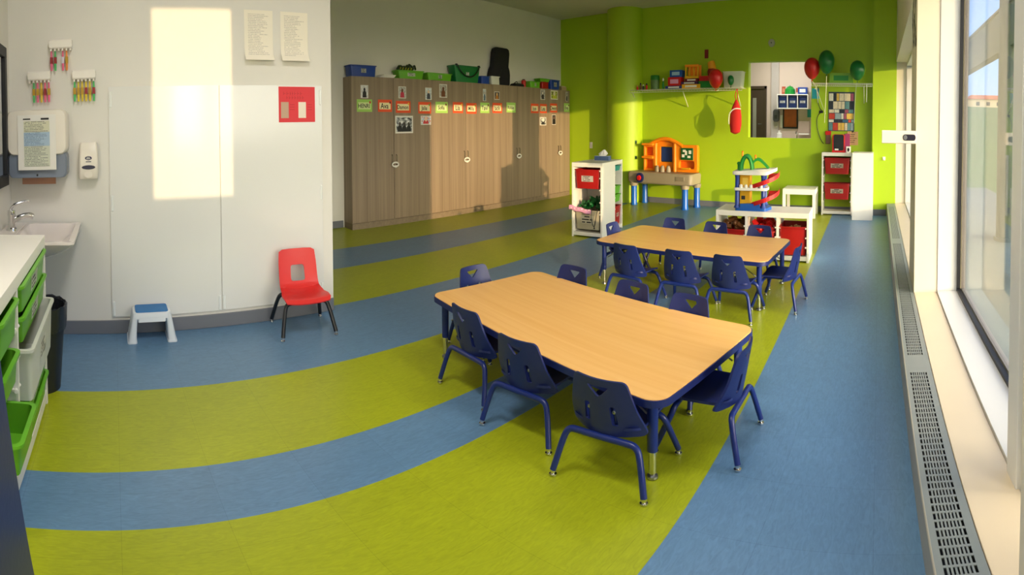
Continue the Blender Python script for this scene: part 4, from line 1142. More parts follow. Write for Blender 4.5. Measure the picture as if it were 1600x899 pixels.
# toy garage
gA = math.radians(8)
t = thing('toy_garage', 'three-level plastic toy garage in blue, white, red and green on the low shelf', 'toy', (-1.66, 6.24, .52), gA)
def obx(n, *a, m=P_b, bev=.006): return obj(n, bx(*a), m, t, bevel=bev)
b = new(); prism(b, tri_round([(-.20, -.17), (.20, -.19), (.27, .0), (.20, .17), (-.20, .17)], .03, 3), 0, .030); obj('base', b, P_b, t)
b = new(); loft(b, [[(x, y, z) for x, y in ((-.16, -.175), (.16, -.175), (.16, .10), (-.16, .10))] for z in (.03, .035)]); obj('base_ramp', b, P_b, t)
b = new(); prism(b, [(-.13, -.18), (.13, -.18), (.05, -.13), (-.05, -.13)], .03, .075); obj('curb', b, P_b, t)
for x in (-.175, .165):
    for y in (-.145, .145):
        b = new(); lathe(b, [(0, .03), (.045, .03), (.028, .06), (.026, .34), (.03, .36), (.03, .372), (0, .372)], x, y, 14); obj('pillar', b, mat('royal_blue_pillar', (28, 62, 148), rough=.35), t, smooth=True)
b = new(); prism(b, tri_round([(-.215, -.185), (.215, -.19), (.235, .0), (.20, .18), (-.215, .18)], .04, 4), .212, .242); obj('middle_deck', b, P_w, t, bevel=.004)
b = new(); prism(b, tri_round([(-.235, -.19), (.20, -.195), (.34, -.12), (.34, .02), (.22, .185), (-.225, .185)], .04, 4), .375, .41); 
for v in b.verts:
    if v.co.x > .22: v.co.z += (v.co.x - .22) * .35
obj('top_deck', b, P_w, t, bevel=.004)
for z0, nm in ((.235, 'upper_ramp'), (.05, 'lower_ramp')):
    b = new(); loops = []
    for k in range(15):
        a = -.9 + 2.6 * k / 14; r0, r1 = .06, .19
        zz = z0 + .15 * k / 14
        cx_, cy_ = .17, -.02
        loops.append([(cx_ + r0 * math.sin(a) , cy_ - r0 * math.cos(a), zz), (cx_ + r1 * math.sin(a), cy_ - r1 * math.cos(a), zz), (cx_ + (r1 + .012) * math.sin(a), cy_ - (r1 + .012) * math.cos(a), zz + .035), (cx_ + (r1 + .012) * math.sin(a), cy_ - (r1 + .012) * math.cos(a), zz - .01), (cx_ + r0 * math.sin(a), cy_ - r0 * math.cos(a), zz - .01)])
    loft(b, loops); obj(nm, b, P_r, t)
b = new(); prism(b, tri_round([(-.15, -.10), (.0, -.10), (.0, .06), (-.15, .06)], .02, 3), .062, .405)
o = obj('lift_tower', b, P_y, t, bevel=.004)
obj('tower_sticker', bx(-.125, -.075, -.1025, -.1005, .11, .15), P_k, o)
obj('tower_window', bx(-.11, -.04, -.1025, -.1005, .26, .34), mat('amber_window', (250, 214, 90)), o)
def arch(n, x0, x1, y, z0, hh, r_, m_):
    b = new(); pts = [((x0 + x1) / 2 + (x1 - x0) / 2 * -math.cos(a_), y, z0 + hh * math.sin(a_)) for a_ in [PI * k / 14 for k in range(15)]]
    tube(b, pts, r_, 8); obj(n, b, m_, t, smooth=True)
arch('green_arch', -.14, .01, -.08, .41, .155, .022, P_g); arch('green_arch', -.14, .01, .03, .41, .155, .022, P_g)
b = new(); pts = smooth_path([(.0, -.02, .47), (.08, -.02, .53), (.15, -.02, .49), (.23, -.02, .42)], 3); 
loft(b, [[(p.x, p.y - .05, p.z), (p.x, p.y + .05, p.z), (p.x, p.y + .05, p.z + .03), (p.x, p.y - .05, p.z + .03)] for p in pts]); obj('green_slide', b, P_g, t)
b = new(); lathe(b, [(0, .41), (.02, .41), (.02, .47), (.03, .485), (.018, .50), (0, .505)], -.17, -.02, 10); obj('fuel_post', b, P_g, t)
for x, z in ((-.13, .56), (.045, .52)):
    b = new(); lathe(b, [(0, z), (.014, z), (.012, z + .04), (.016, z + .05), (0, z + .06)], x, .03, 8); obj('beacon', b, P_o, t)
for k in range(5):
    b = new(); lathe(b, [(0, .24), (.025, .24), (.02, .27), (0, .28)], -.12 + .065 * k, -.17, 8)
    obj('bollard', b, P_w, t)
# white side table
t = thing('side_table', 'plain small white square table behind the low shelf by the green wall', 'table', (-1.515, 9.44, 0), math.radians(2))
obj('tabletop', bx(-.315, .315, -.30, .30, .365, .445), M_white, t, bevel=.003)
for sx in (-1, 1):
    for sy in (-1, 1): obj('leg', bx(sx * .315 - (.055 if sx > 0 else 0), sx * .315 + (.055 if sx < 0 else 0), sy * .30 - (.055 if sy > 0 else 0), sy * .30 + (.055 if sy < 0 else 0), 0, .365), M_white, t, bevel=.002)

# ------------------------------------------------------------------ right shelf pair under the poster
make_shelf('storage_shelf', 'tall white shelf with two dark red tubs against the green wall at the right', (-.82, 9.735, 0), 0, .61, .29, 1.0, [], rails=(.22, .36, .48, .62, .76, .88))
for z, lb in ((.66, 'upper dark red labelled tub in the right-hand white shelf'), (.255, 'lower red labelled tub in the right-hand white shelf')):
    make_bin('storage_tub', lb, 'tub', (-.82, 9.72, z), 0, .53, .27, .255, M_redbin, card=M_card2, group='red tubs in the right shelf', cardsz=(.25, .07), taper=.86)
make_shelf('storage_shelf', 'tall white shelf seen end-on, its plain side panel facing us beside the red tubs', (-.297, 9.395, 0), -PI / 2, .53, .39, 1.02, [], rails=(.3, .5, .7))

# ------------------------------------------------------------------ toy workbench
t = thing('toy_workbench', 'plastic toy workbench with orange tool wall, grey top and blue legs by the green wall', 'toy workbench', (-4.50, 9.545, 0), math.radians(-3))
def wb(n, bmx, m_, par=None, bev=.008): return obj(n, bmx, m_, par or t, smooth=False, bevel=bev, segs=3)
for x, y in ((-.66, -.17), (-.60, .20), (.60, -.20), (.70, .18)):
    b = new(); lathe(b, [(0, 0), (.072, 0), (.075, .02), (.066, .05), (.064, .36), (0, .36)], x, y, 22)
    lg = obj('leg', b, mat('bright_blue_leg', (22, 100, 204), rough=.3), t, smooth=True)
    b = new(); lathe(b, [(0, .33), (.088, .345), (.095, .41), (0, .41)], x, y, 22); obj('leg_socket', b, P_grey, lg, smooth=True)
b = new(); loft(b, [[(x, y, z) for x, y in rrect(-a, a, -d, d, .07, 4)] for a, d, z in ((.74, .25, .40), (.77, .27, .42), (.78, .275, .56), (.76, .26, .595))]); obj('bench_top', b, P_grey, t, smooth=True)
b = new(); lathe(b, [(0, 0), (.085, 0), (.085, .05), (0, .05)], n=24)
for v in b.verts: v.co = Vector((v.co.x - .43, -.275 - v.co.z, .50 + v.co.y))
vz = obj('vise_wheel', b, mat('navy_wheel', (26, 36, 96)), t, smooth=True)
b = new(); lathe(b, [(0, .05), (.045, .05), (.04, .09), (0, .095)], n=20)
for v in b.verts: v.co = Vector((v.co.x - .43, -.275 - v.co.z, .50 + v.co.y))
obj('red_knob', b, P_r, vz, smooth=True)
obj('side_pocket', bx(.42, .62, -.285, -.27, .48, .55), mat('darker_grey_plastic', (140, 130, 110)), t, bevel=.01)
# orange back: frame with arch
b = new(); prism(b, [(0, 0)] and [(-.26, 0), (.22, 0), (.22, .035), (-.26, .035)], 0, .01); b.free()
def backplate(outer, holes, y, th):
    b = extrude_poly(outer, holes, th, lambda x, z, tt: (x, y - tt, z)); return b
archp = [(-.30, .60), (.24, .60)] + [(.24 , 1.06)] + [(.24 - .54 * k / 12, 1.06 + .12 * math.sin(PI * k / 12)) for k in range(1, 12)] + [(-.30, 1.06)]
wb('tool_wall', backplate(archp, [[(-.17, .76), (.12, .76), (.12, 1.03), (-.17, 1.03)]], .18, .06), P_o)
for x in (-.27, .21):
    b = new(); lathe(b, [(0, .60), (.045, .60), (.04, 1.04), (.045, 1.09), (0, 1.09)], x, .11, 14); obj('tool_wall_post', b, P_o, t, smooth=True)
wb('blue_panel', bx(-.16, .11, .17, .19, .768, 1.022), mat('dark_blue_panel', (24, 60, 128), rough=.3))
b = new(); pts = [(-.46 + .86 * k / 12, .10, 1.045 + .125 * math.sin(PI * k / 12)) for k in range(13)]; tube(b, pts, .034, 8); obj('roof_trim', b, P_o, t, smooth=True)
# left shelf bay
wb('left_bay', backplate([(-.56, .60), (-.29, .60), (-.29, 1.09), (-.56, 1.09)], [[(-.52, .64), (-.32, .64), (-.32, .80), (-.52, .80)], [(-.52, .87), (-.32, .87), (-.32, 1.02), (-.52, 1.02)]], .14, .13), P_o)
for z in (.84, 1.07): wb('left_bay_ledge', bx(-.57, -.29, .0, .2, z - .018, z + .018), P_o)
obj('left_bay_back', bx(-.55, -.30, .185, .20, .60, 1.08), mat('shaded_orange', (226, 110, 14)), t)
# right door with chalkboard
wb('right_bay', backplate(tri_round([(.25, .60), (.75, .60), (.75, 1.07), (.25, 1.07)], .05, 3), [tri_round([(.32, .66), (.68, .66), (.68, .80), (.32, .80)], .04, 3)], .14, .10), P_o)
cb = wb('chalkboard', bx(.37, .66, .065, .09, .815, 1.02), P_dg)
b = new()
for k, (x, z, w_, h_) in enumerate(((.40, .86, .06, .05), (.47, .90, .05, .07), (.53, .85, .07, .04), (.56, .92, .06, .06), (.42, .95, .07, .04))): box(b, x, x + w_, .062, .065, z, z + h_, k % 3)
obj('stickers', b, [M_paper, P_tan, mat('pale_blue_sticker', (150, 190, 220))], cb)
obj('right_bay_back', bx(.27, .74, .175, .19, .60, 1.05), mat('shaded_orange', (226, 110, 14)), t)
obj('yellow_tray', bx(.40, .60, .03, .09, .655, .68), P_y, t, bevel=.01)
for x in (-.18, -.05, .08):
    b = new(); lathe(b, [(0, .595), (.055, .595), (.05, .66), (.03, .70), (0, .71)], x, .02 + .03 * (x > 0), 12); obj('grey_tool', b, P_grey, t, smooth=True)

# ------------------------------------------------------------------ wire shelves and what stands on them
M_wire = mat('white_coated_wire', (226, 228, 210), rough=.35)
def wire_shelf(lb, x0, x1, y0, y1, z, brk, n=40):
    t = thing('wire_shelf', lb, 'shelf', (x0, y0, z), 0, 'wire wall shelves')
    L = x1 - x0; D = y1 - y0
    b = new()
    for k in range(n + 1): tube(b, [(L * k / n, 0, 0), (L * k / n, D, 0)], .0028, 5)
    for y, zz in ((0, 0), (0, -.045), (D * .5, -.004), (D, 0)): tube(b, [(0, y, zz), (L, y, zz)], .0048, 6)
    for k in range(0, n + 1, 1): tube(b, [(L * k / n, 0, 0), (L * k / n, 0, -.045)], .0025, 5)
    obj('wire_deck', b, M_wire, t)
    for x in brk:
        b = new(); tube(b, smooth_path([(x, .01, -.045), (x + .0, .01, -.05), (x + .0, D, -.30)], 0), .008, 7); obj('bracket', b, M_wire, t)
    return t
wire_shelf('white wire shelf of toys on the green wall, left of the opening', -5.38, -2.77, 9.58, 9.88, 2.035, (.08, 1.30, 2.50))
wire_shelf('white wire shelf with balloons on the green wall, above the poster', -1.345, -.14, 9.60, 9.88, 2.10, (.10, 1.04), n=30)
ZW = 2.039
def fig(n, lb, x, y, h_, cols, seed=0):
    t = thing(n, lb, 'toy', (x, y, ZW), 0, 'toys on the left wire shelf')
    rnd = random.Random(seed)
    b = new(); lathe(b, [(0, 0), (.022, 0), (.026, h_ * .4), (.016, h_ * .7), (0, h_ * .72)], n=10); obj('body', b, cols[0], t, smooth=True)
    b = new(); lathe(b, [(0, h_ * .68), (.018, h_ * .74), (.02, h_ * .85), (.012, h_ * .97), (0, h_)], n=10); obj('head', b, cols[1], t, smooth=True)
    return t
for k, (x, h_, c, lb) in enumerate(((-5.22, .09, (P_r, P_tan), 'tiny red figure at the left end of the left wire shelf'), (-5.14, .13, (P_br, P_k), 'tiny brown figure second on the left wire shelf'), (-5.07, .10, (P_k, P_w), 'tiny dark figure third on the left wire shelf'),
                                    (-4.99, .12, (P_r, P_k), 'tiny dark red figure fourth on the left wire shelf'), (-4.58, .20, (P_g, P_w), 'green and white jar-like toy right of the green canister'))):
    fig('toy_figure', lb, x, 9.66, h_, c, k)
t = thing('toy_canister', 'green-lidded canister on the left wire shelf', 'canister', (-4.80, 9.70, ZW), 0)
b = new(); lathe(b, [(0, 0), (.095, 0), (.095, .17), (0, .17)], n=24); obj('canister_body', b, mat('olive_canister', (86, 120, 70), var=.35, scale=18), t, smooth=True)
b = new(); lathe(b, [(0, .17), (.10, .17), (.10, .24), (.09, .255), (0, .258)], n=24); obj('lid', b, mat('green_lid', (20, 110, 30)), t, smooth=True)
def carton(n, lb, x, y, z, w_, d, h_, m_, m2, rz=0, grp='boxes on the left wire shelf'):
    t = thing(n, lb, 'box', (x, y, z), rz, grp)
    obj('carton', bx(-w_ / 2, w_ / 2, -d / 2, d / 2, 0, h_), m_, t, bevel=.002)
    obj('printed_panel', bx(-w_ * .32, w_ * .32, -d / 2 - .002, -d / 2 - .0002, h_ * .25, h_ * .75), m2, t)
    return t
M_purple = mat('purple_carton', (70, 36, 92)); M_mar = mat('maroon_carton', (120, 30, 40))
carton('toy_box', 'flat blue patterned box under the red box on the left wire shelf', -4.30, 9.70, ZW, .40, .22, .05, mat('blue_pattern_carton', (40, 70, 140), var=.5, scale=30), P_w)
carton('toy_box', 'red box standing on the flat blue box on the left wire shelf', -4.29, 9.70, ZW + .052, .30, .20, .15, P_r, P_pink)
carton('toy_box', 'blue box on top of the red box on the left wire shelf', -4.26, 9.70, ZW + .204, .28, .18, .12, P_b, mat('pale_blue_sticker', (150, 190, 220)))
carton('toy_box', 'flat yellow box under the toy till on the left wire shelf', -3.90, 9.70, ZW, .42, .22, .07, P_y, P_w)
carton('toy_box', 'purple and white board game box above the yellow box on the left wire shelf', -3.95, 9.72, ZW + .072, .38, .20, .045, M_purple, P_w)
carton('toy_box', 'maroon board game box topmost of its stack on the left wire shelf', -3.90, 9.71, ZW + .119, .30, .18, .05, M_mar, P_w)
t = thing('toy_till', 'orange and yellow toy crate with upright bars on the game boxes', 'toy', (-3.895, 9.71, ZW + .171), 0)
obj('tray', bx(-.16, .16, -.09, .09, 0, .045), P_y, t, bevel=.006); obj('back_plate', bx(-.16, .16, .07, .09, .045, .24), P_o, t, bevel=.01)
for x in (-.14, -.05, .05, .14): obj('bar', bx(x - .012, x + .012, -.085, -.065, .045, .20), P_y, t)
obj('top_bar', bx(-.16, .16, -.09, -.06, .20, .24), P_o, t, bevel=.008)
carton('toy_box', 'green box lying flat beside the red balloon on the left wire shelf', -3.52, 9.71, ZW, .42, .20, .12, mat('leaf_green_carton', (46, 128, 40)), P_g)
carton('toy_box', 'red flat box resting on the green box on the left wire shelf', -3.60, 9.70, ZW + .122, .24, .18, .085, P_r, P_r)
t = thing('toy_bucket', 'yellow cup tipped on a maroon base above the red boxes on the left wire shelf', 'toy', (-3.46, 9.72, ZW + .209), 0)
b = new(); lathe(b, [(0, 0), (.10, 0), (.11, .07), (.09, .12), (0, .125)], n=18); obj('maroon_base', b, mat('maroon_toy', (150, 26, 34)), t, smooth=True)
b = new(); lathe(b, [(0, 0), (.085, 0), (.075, .14), (.06, .155), (0, .155)], n=18); o = obj('yellow_cup', b, mat('amber_toy', (240, 160, 30)), t, smooth=True); o.location = (0, 0, .10); o.rotation_euler = (0, math.radians(-14), 0)
t = thing('wall_plaque', 'small dark red rectangle stuck high on the green wall above the toys', 'plaque', (-3.66, YG, 2.575), 0)
obj('plaque_body', bx(-.042, .042, -.012, 0, 0, .155), mat('dark_red_plaque', (120, 30, 26)), t, bevel=.002); obj('plaque_face', bx(-.034, .034, -.0135, -.012, .01, .145), mat('brick_red_plaque', (140, 40, 34)), t)
t = thing('clear_tub', 'translucent white plastic tub at the right end of the left wire shelf', 'tub', (-2.985, 9.72, ZW), 0)
b = new(); loft(b, [[(x, y, z) for x, y in rrect(-a, a, -d, d, .03, 4)] for a, d, z in ((.19, .10, 0), (.215, .12, .26), (.225, .13, .262), (.225, .13, .27), (.205, .11, .268), (.18, .09, .01))])
obj('tub_body', b, mat('translucent_plastic', (206, 214, 196), rough=.3), t, smooth=True); obj('tub_label', bx(-.05, .03, -.122, -.119, .10, .16), M_paper, t)
def balloon(lb, x, y, z, rx, rz_, m_, string=None, grp='balloons on the green wall'):
    t = thing('balloon', lb, 'balloon', (x, y, z), 0, grp)
    b = new(); prof = []
    for k in range(17):
        a = -PI / 2 + PI * k / 16; zz = rz_ * math.sin(a); r = rx * math.cos(a) * (1 + .10 * math.sin(a)) * (1 if zz > -rz_ * .6 else .96)
        prof.append((max(r, 0), zz))
    lathe(b, prof, n=28); obj('skin', b, m_, t, smooth=True)
    b = new(); lathe(b, [(0, -rz_ - .001), (.008, -rz_ - .002), (.005, -rz_ - .012), (.016, -rz_ - .03), (0, -rz_ - .028)], n=10); obj('knot', b, m_, t)
    if string:
        b = new(); tube(b, smooth_path(string, 2), .004, 5); obj('ribbon', b, M_wire, t)
    return t
B_r = mat('red_balloon_rubber', (200, 24, 26), rough=.3); B_g = mat('green_balloon_rubber', (10, 108, 48), rough=.3)
balloon('red balloon hanging in front of the left wire shelf', -3.28, 9.42, 2.175, .145, .165, B_r, [(0, 0, -.19), (.02, .08, -.20), (.03, .155, -.14)])
balloon('small green balloon in front of the translucent tub', -2.99, 9.52, 2.15, .065, .085, B_g)
balloon('red balloon at the top right corner of the wall opening', -1.33, 9.55, 2.33, .155, .175, B_r, [(0, .0, -.2), (.05, .04, -.24), (.27, .06, -.72)])
balloon('large dark green balloon between the red one and the shelf end', -1.03, 9.45, 2.42, .155, .19, B_g, [(0, 0, -.2), (.0, -.02, -.4), (-.03, 0, -.95)])
balloon('dark green balloon at the right end of the right wire shelf', -.43, 9.44, 2.29, .145, .158, B_g, [(0, 0, -.18), (-.03, .12, -.22), (-.06, .14, -.82)])
# tray behind balloons
carton('green_tray_box', 'lime green box on the right wire shelf between the balloons', -.76, 9.74, 2.105, .46, .24, .16, mat('lime_plastic', (120, 176, 40), rough=.4), P_g, grp=None)
b = new(); tube(b, [(0, 0, 0), (0, .0, -.28)], .007, 6); b2 = new(); lathe(b2, [(0, -.285), (.012, -.283), (.01, -.275), (0, -.27)], n=8)
small('white_ribbon', 'loose white ribbon end hanging from the right end of the right wire shelf', 'ribbon', (-.25, 9.585, 2.09), [('ribbon_tail', b, M_wire), ('ribbon_tip', b2, M_wire)], rz=0)
# red apron / drawstring bag
t = thing('drawstring_bag', 'red cloth drawstring bag with white trim hanging under the left wire shelf', 'bag', (-2.90, 9.55, 1.27), 0)
b = new(); loops = []
for z, w_, d in ((0, .04, .03), (.03, .20, .10), (.15, .25, .14), (.30, .24, .13), (.42, .19, .09), (.50, .11, .06), (.56, .045, .03)):
    loops.append([(x + .02 * (z / .5), y, z) for x, y in [(w_ / 2 * math.cos(j * PI / 12), d / 2 * math.sin(j * PI / 12) * (1 + .12 * (j % 2))) for j in range(24)]])
loft(b, loops); obj('bag_body', b, mat('red_canvas', (200, 34, 34), rough=.85, bump=.6, bscale=30), t, smooth=True)
b = new(); tube(b, smooth_path([(.03, -.01, .54), (-.01, -.02, .62), (.03, 0, .74)], 2), .008, 6); tube(b, smooth_path([(.04, -.01, .54), (.06, -.02, .62), (.04, 0, .74)], 2), .008, 6); obj('strings', b, mat('red_canvas', (200, 34, 34)), t)
b = new(); tube(b, smooth_path([(-.10, -.07, .34), (-.03, -.085, .40), (.05, -.08, .42), (.13, -.04, .41)], 2), .010, 6); tube(b, smooth_path([(-.11, -.06, .33), (-.125, -.05, .24), (-.12, -.05, .16)], 1), .010, 6); obj('white_trim', b, M_paper, t)
# blue card, poster, calendar, headset, tablet
t = thing('blue_card', 'plain turquoise card stuck on the green wall under the red balloon', 'card', (-1.30, YG, 1.865), 0)
obj('card_body', bx(-.075, .075, -.004, 0, 0, .17), mat('turquoise_card', (40, 170, 190), rough=.6), t); obj('card_tape', bx(-.02, .02, -.005, -.004, .155, .175), M_paper, t)
t = thing('wall_poster', 'busy multicoloured chart poster hanging under the right wire shelf', 'poster', (-.765, YG - .012, 1.34), 0)
obj('backing', bx(-.265, .265, -.004, 0, 0, .64), mat('dark_slate_paper', (54, 70, 84), rough=.6), t)
rnd = random.Random(44); pal = [(226, 214, 190), (200, 66, 50), (60, 110, 150), (226, 190, 90), (150, 170, 180), (36, 44, 60), (230, 226, 214), (176, 90, 120), (90, 140, 150)]
cells = {}
z = .012
rowsH = [.13, .05, .10, .06, .13, .13]
for rh in rowsH:
    x = -.255
    while x < .25:
        w_ = min(rnd.uniform(.05, .13), .255 - x)
        c = pal[rnd.randrange(len(pal))]
        cells.setdefault(c, new()); box(cells[c], x, x + w_ - .008, -.0055, -.0041, z, z + rh - .008); x += w_
    z += rh + .002
for c, bb in cells.items(): obj('poster_panels', bb, mat('poster_tone_%d_%d_%d' % c, c, rough=.6, var=.3, scale=30), t)
t = thing('hanging_calendar', 'tan printed sheet clipped at the lower right of the poster', 'notice', (-.53, YG - .024, 1.115), 0)
b = sheet_bm(.22, .22, .0, 4); obj('sheet', b, print_material('tan_sheet_print', (198, 158, 112), (60, 40, 30), 7, 4, .12, 8, .8), t); obj('clip', bx(-.02, .02, -.008, .0, .21, .235), P_k, t)
t = thing('tablet_case', 'black tablet in a red bumper case standing on the right-hand shelf', 'tablet', (-.80, 9.70, 1.0), math.radians(0))
b = new(); prism(b, [(0, 0), (.1, 0), (0, .1)], 0, .01); b.free()
b = new(); loft(b, [[(x, y, z) for x, z in rrect(-.125, .125, 0, .29, .035, 4)] for y in (-.02, .02)]); obj('bumper', b, P_r, t, bevel=.004)
b = new(); loft(b, [[(x, y, z) for x, z in rrect(-.10, .10, .03, .285, .03, 4)] for y in (-.026, -.018)]); obj('screen', b, mat('dark_screen', (34, 38, 44), rough=.2), t)
obj('white_sticker', bx(-.075, .0, -.029, -.027, .035, .06), M_paper, t)
for sx in (-1, 1): obj('foot', bx(sx * .11 - .02, sx * .11 + .02, -.04, .05, 0, .025), P_r, t)
t = thing('red_pouch', 'small red and cream pouch hanging left of the tablet', 'pouch', (-1.03, YG - .01, 1.13), 0)
obj('pouch_flap', bx(-.06, .06, -.035, 0, .145, .21), P_r, t, bevel=.008); obj('pouch_body', bx(-.05, .05, -.03, 0, 0, .145), mat('taupe_pouch', (130, 96, 84), var=.3), t, bevel=.01)
t = thing('pink_folder', 'magenta and grey folder standing behind the tablet on the right-hand shelf', 'folder', (-.63, 9.80, 1.0), 0)
obj('folder_cover', bx(-.05, .05, -.02, .02, 0, .30), mat('magenta_folder', (170, 60, 110), var=.2), t); obj('folder_spine', bx(-.065, -.05, -.022, .022, 0, .30), P_k, t)
t = thing('charger_block', 'small white block with a black round socket right of the tablet', 'charger', (-.60, 9.66, 1.0), 0)
obj('block', bx(-.045, .045, -.03, .03, 0, .10), M_white, t, bevel=.004); b = disc(.022, .03, .05, -.030, .003); obj('socket', b, M_blackp, t)
b = new(); tube(b, smooth_path([(0, 0, .75), (-.02, -.0, .55), (.03, 0, .40), (.10, -.0, .36), (-.02, 0, .30), (-.03, 0, .1), (.06, 0, -.12), (.12, 0, -.17)], 3), .006, 6)
b2 = new(); box(b2, .02, .10, -.01, .01, .33, .37)
small('black_cable', 'thin black cable looping down the green wall left of the poster', 'cable', (-1.24, YG - .012, 1.30), [('wire', b, M_blackp), ('cable_tie', b2, M_blackp)], rz=0)

# ------------------------------------------------------------------ radiator under the windows
t = thing('floor_heater', 'long low grey convector heater with slotted top under the windows', 'heater', (0, 0, 0), 0)
HX0, HX1, HY0, HY1, HZ = .172, .328, -1.0, 9.66, .20
M_heat = mat('grey_green_enamel', (126, 134, 134), rough=.4, var=.03); M_heatf = mat('heater_front_enamel', (158, 152, 136), rough=.4, var=.03)
b = new(); box(b, HX0, HX0 + .008, HY0, HY1, 0, HZ - .004); box(b, HX1 - .006, HX1, HY0, HY1, 0, HZ - .004); box(b, HX0, HX1, HY1 - .006, HY1, 0, HZ - .004); box(b, HX0, HX1, HY0, HY0 + .006, 0, HZ - .004)
obj('casing', b, M_heatf, t)
obj('dark_interior', bx(HX0 + .01, HX1 - .01, HY0 + .01, HY1 - .01, .05, HZ - .030), M_blackp, t)
sections = [(-1.0, 2.83, 1), (2.83, 3.06, 0), (3.06, 6.26, 1), (6.26, 6.55, 0), (6.55, 9.3, 1), (9.3, 9.66, 0)]
gx0, gx1 = .200, .298
b = new(); box(b, HX0, gx0, HY0, HY1, HZ - .004, HZ); box(b, gx1, HX1, HY0, HY1, HZ - .004, HZ)
for y0, y1, g in sections:
    if not g: box(b, gx0, gx1, y0, y1, HZ - .004, HZ); continue
    n_ = int((y1 - y0) / .046)
    pt = (y1 - y0) / n_
    for k in range(n_): box(b, gx0, gx1, y0 + k * pt, y0 + k * pt + .011, HZ - .004, HZ)
    for k in range(1, 8):
        x = gx0 + (gx1 - gx0) * k / 8; box(b, x - .0032, x + .0032, y0, y1, HZ - .0045, HZ - .0005)
obj('slotted_top', b, M_heat, t)
b = new(); tube(b, [(HX0 + .003, HY0, HZ - .004), (HX0 + .003, HY1, HZ - .004)], .005, 8); obj('rounded_edge', b, M_heatf, t, smooth=True)

# key box / latch housing on the pier
t = thing('key_housing', 'white rectangular housing with a black keyed slot sticking out from the window pier', 'housing', (.33, 4.42, 1.293), 0)
b = new(); loft(b, [[(x, y, z) for y, z in rrect(-.12, .12, 0, .092, .006, 2)] for x in (-.303, .0)])
obj('housing_body', b, mat('housing_white', (226, 216, 204), rough=.4), t, bevel=.003)
b = new(); loft(b, [[(x, y, z) for x, z in rrect(-.118, -.004, .022, .066, .021, 6)] for y in (-.1205, -.123)]); o = obj('slot_plate', b, mat('slot_dark', (34, 32, 48), rough=.3), t)
b = disc(.017, .017, .044, -.1235, .003, 20)
for v in b.verts: v.co.x -= .096
obj('key_cylinder', b, M_steel, o)
# black floral decal on the pier
t = thing('wall_decal', 'black branch-shaped decal high on the khaki window pier', 'decal', (.3285, 4.62, 1.88), -PI / 2)
b = new(); rnd = random.Random(9)
def leaf(b, x, z, a, L, w_):
    pts = [(x, z)] + [(x + math.cos(a) * L * u + math.sin(a) * w_ * math.sin(PI * u), z + math.sin(a) * L * u - math.cos(a) * w_ * math.sin(PI * u)) for u in (.25, .5, .75)] + [(x + math.cos(a) * L, z + math.sin(a) * L)] + [(x + math.cos(a) * L * u - math.sin(a) * w_ * math.sin(PI * u), z + math.sin(a) * L * u + math.cos(a) * w_ * math.sin(PI * u)) for u in (.75, .5, .25)]
    b.faces.new([b.verts.new((p, -.001, q)) for p, q in pts])
for s0, hh in ((-.20, .62), (.05, .55)):
    prev = None
    for k in range(14):
        x = s0 + .10 * math.sin(k * .6); z = k * hh / 13
        if prev: leaf(b, prev[0], prev[1], math.atan2(z - prev[1], x - prev[0]), math.hypot(z - prev[1], x - prev[0]) * 1.2, .006)
        if k > 2:
            leaf(b, x, z, rnd.uniform(.3, 1.2), .10, .018); leaf(b, x, z, rnd.uniform(1.9, 2.8), .10, .018)
        prev = (x, z)
o = obj('branch', b, mat('black_vinyl', (44, 44, 34), rough=.6), t)

# ------------------------------------------------------------------ next room seen through the opening
M_next = mat('next_room_paint', (214, 196, 184), rough=.7, var=.02)
NY = 12.5
struct('wall_next_back', bx(-5.2, .2, NY, NY + .1, 0, 3.2), M_next)
struct('wall_next_left', bx(-5.3, -5.2, YG + .18, NY, 0, 3.2), M_next)
struct('wall_next_right', bx(.2, .3, YG + .18, NY, 0, 3.2), M_next)
struct('ceiling_next', bx(-5.3, .3, YG + .18, NY + .1, 3.2, 3.3), M_ceil)
struct('floor_next', bx(-5.3, .3, YG + .40, NY + .1, -.05, 0), mat('next_room_floor', (120, 130, 140)))
d_ = struct('door_1', bx(-3.42, -2.98, NY - .05, NY - .002, 0, 2.19), mat('dark_brown_door', (70, 56, 48), rough=.4))
struct('door_frame', bx(-2.98, -2.93, NY - .08, NY - .002, 0, 2.25), mat('dark_brown_door', (70, 56, 48)), d_); struct('door_head', bx(-3.5, -2.93, NY - .08, NY - .002, 2.19, 2.25), mat('dark_brown_door', (70, 56, 48)), d_)
struct('door_glass', bx(-3.30, -3.20, NY - .055, NY - .05, .3, 2.0), mat('door_glass_grey', (150, 150, 140), rough=.1), d_)
b = new(); tube(b, [(-3.06, NY - .05, 1.45), (-3.06, NY - .11, 1.45), (-3.14, NY - .11, 1.45)], .01, 8); struct('door_handle', b, M_steel, d_)
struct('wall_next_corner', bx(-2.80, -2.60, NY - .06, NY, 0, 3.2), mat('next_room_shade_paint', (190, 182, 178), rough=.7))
t = thing('wall_cubby', 'white wall cubby with three dark blue bins in the next room', 'cubby', (-2.19, NY - .32, 1.765), 0)
b = new()
for q in ((-.40, .40, 0, .02), (-.40, .40, .28, .30), (-.40, -.38, .02, .28), (.38, .40, .02, .28), (-.14, -.12, .02, .28), (.12, .14, .02, .28)): box(b, q[0], q[1], 0, .30, q[2], q[3])
obj('cubby_frame', b, M_white, t)
for k, lb in enumerate(('left of three', 'middle of three', 'right of three')):
    make_bin('storage_tub', 'dark blue bin in the white cubby of the next room, %s' % lb, 'bin', (-2.19 + (k - 1) * .26, NY - .18, 1.786), 0, .225, .25, .235, mat('midnight_bin_plastic', (22, 40, 92), rough=.4), card=M_card, group='dark blue bins in the next room', cardsz=(.13, .05))
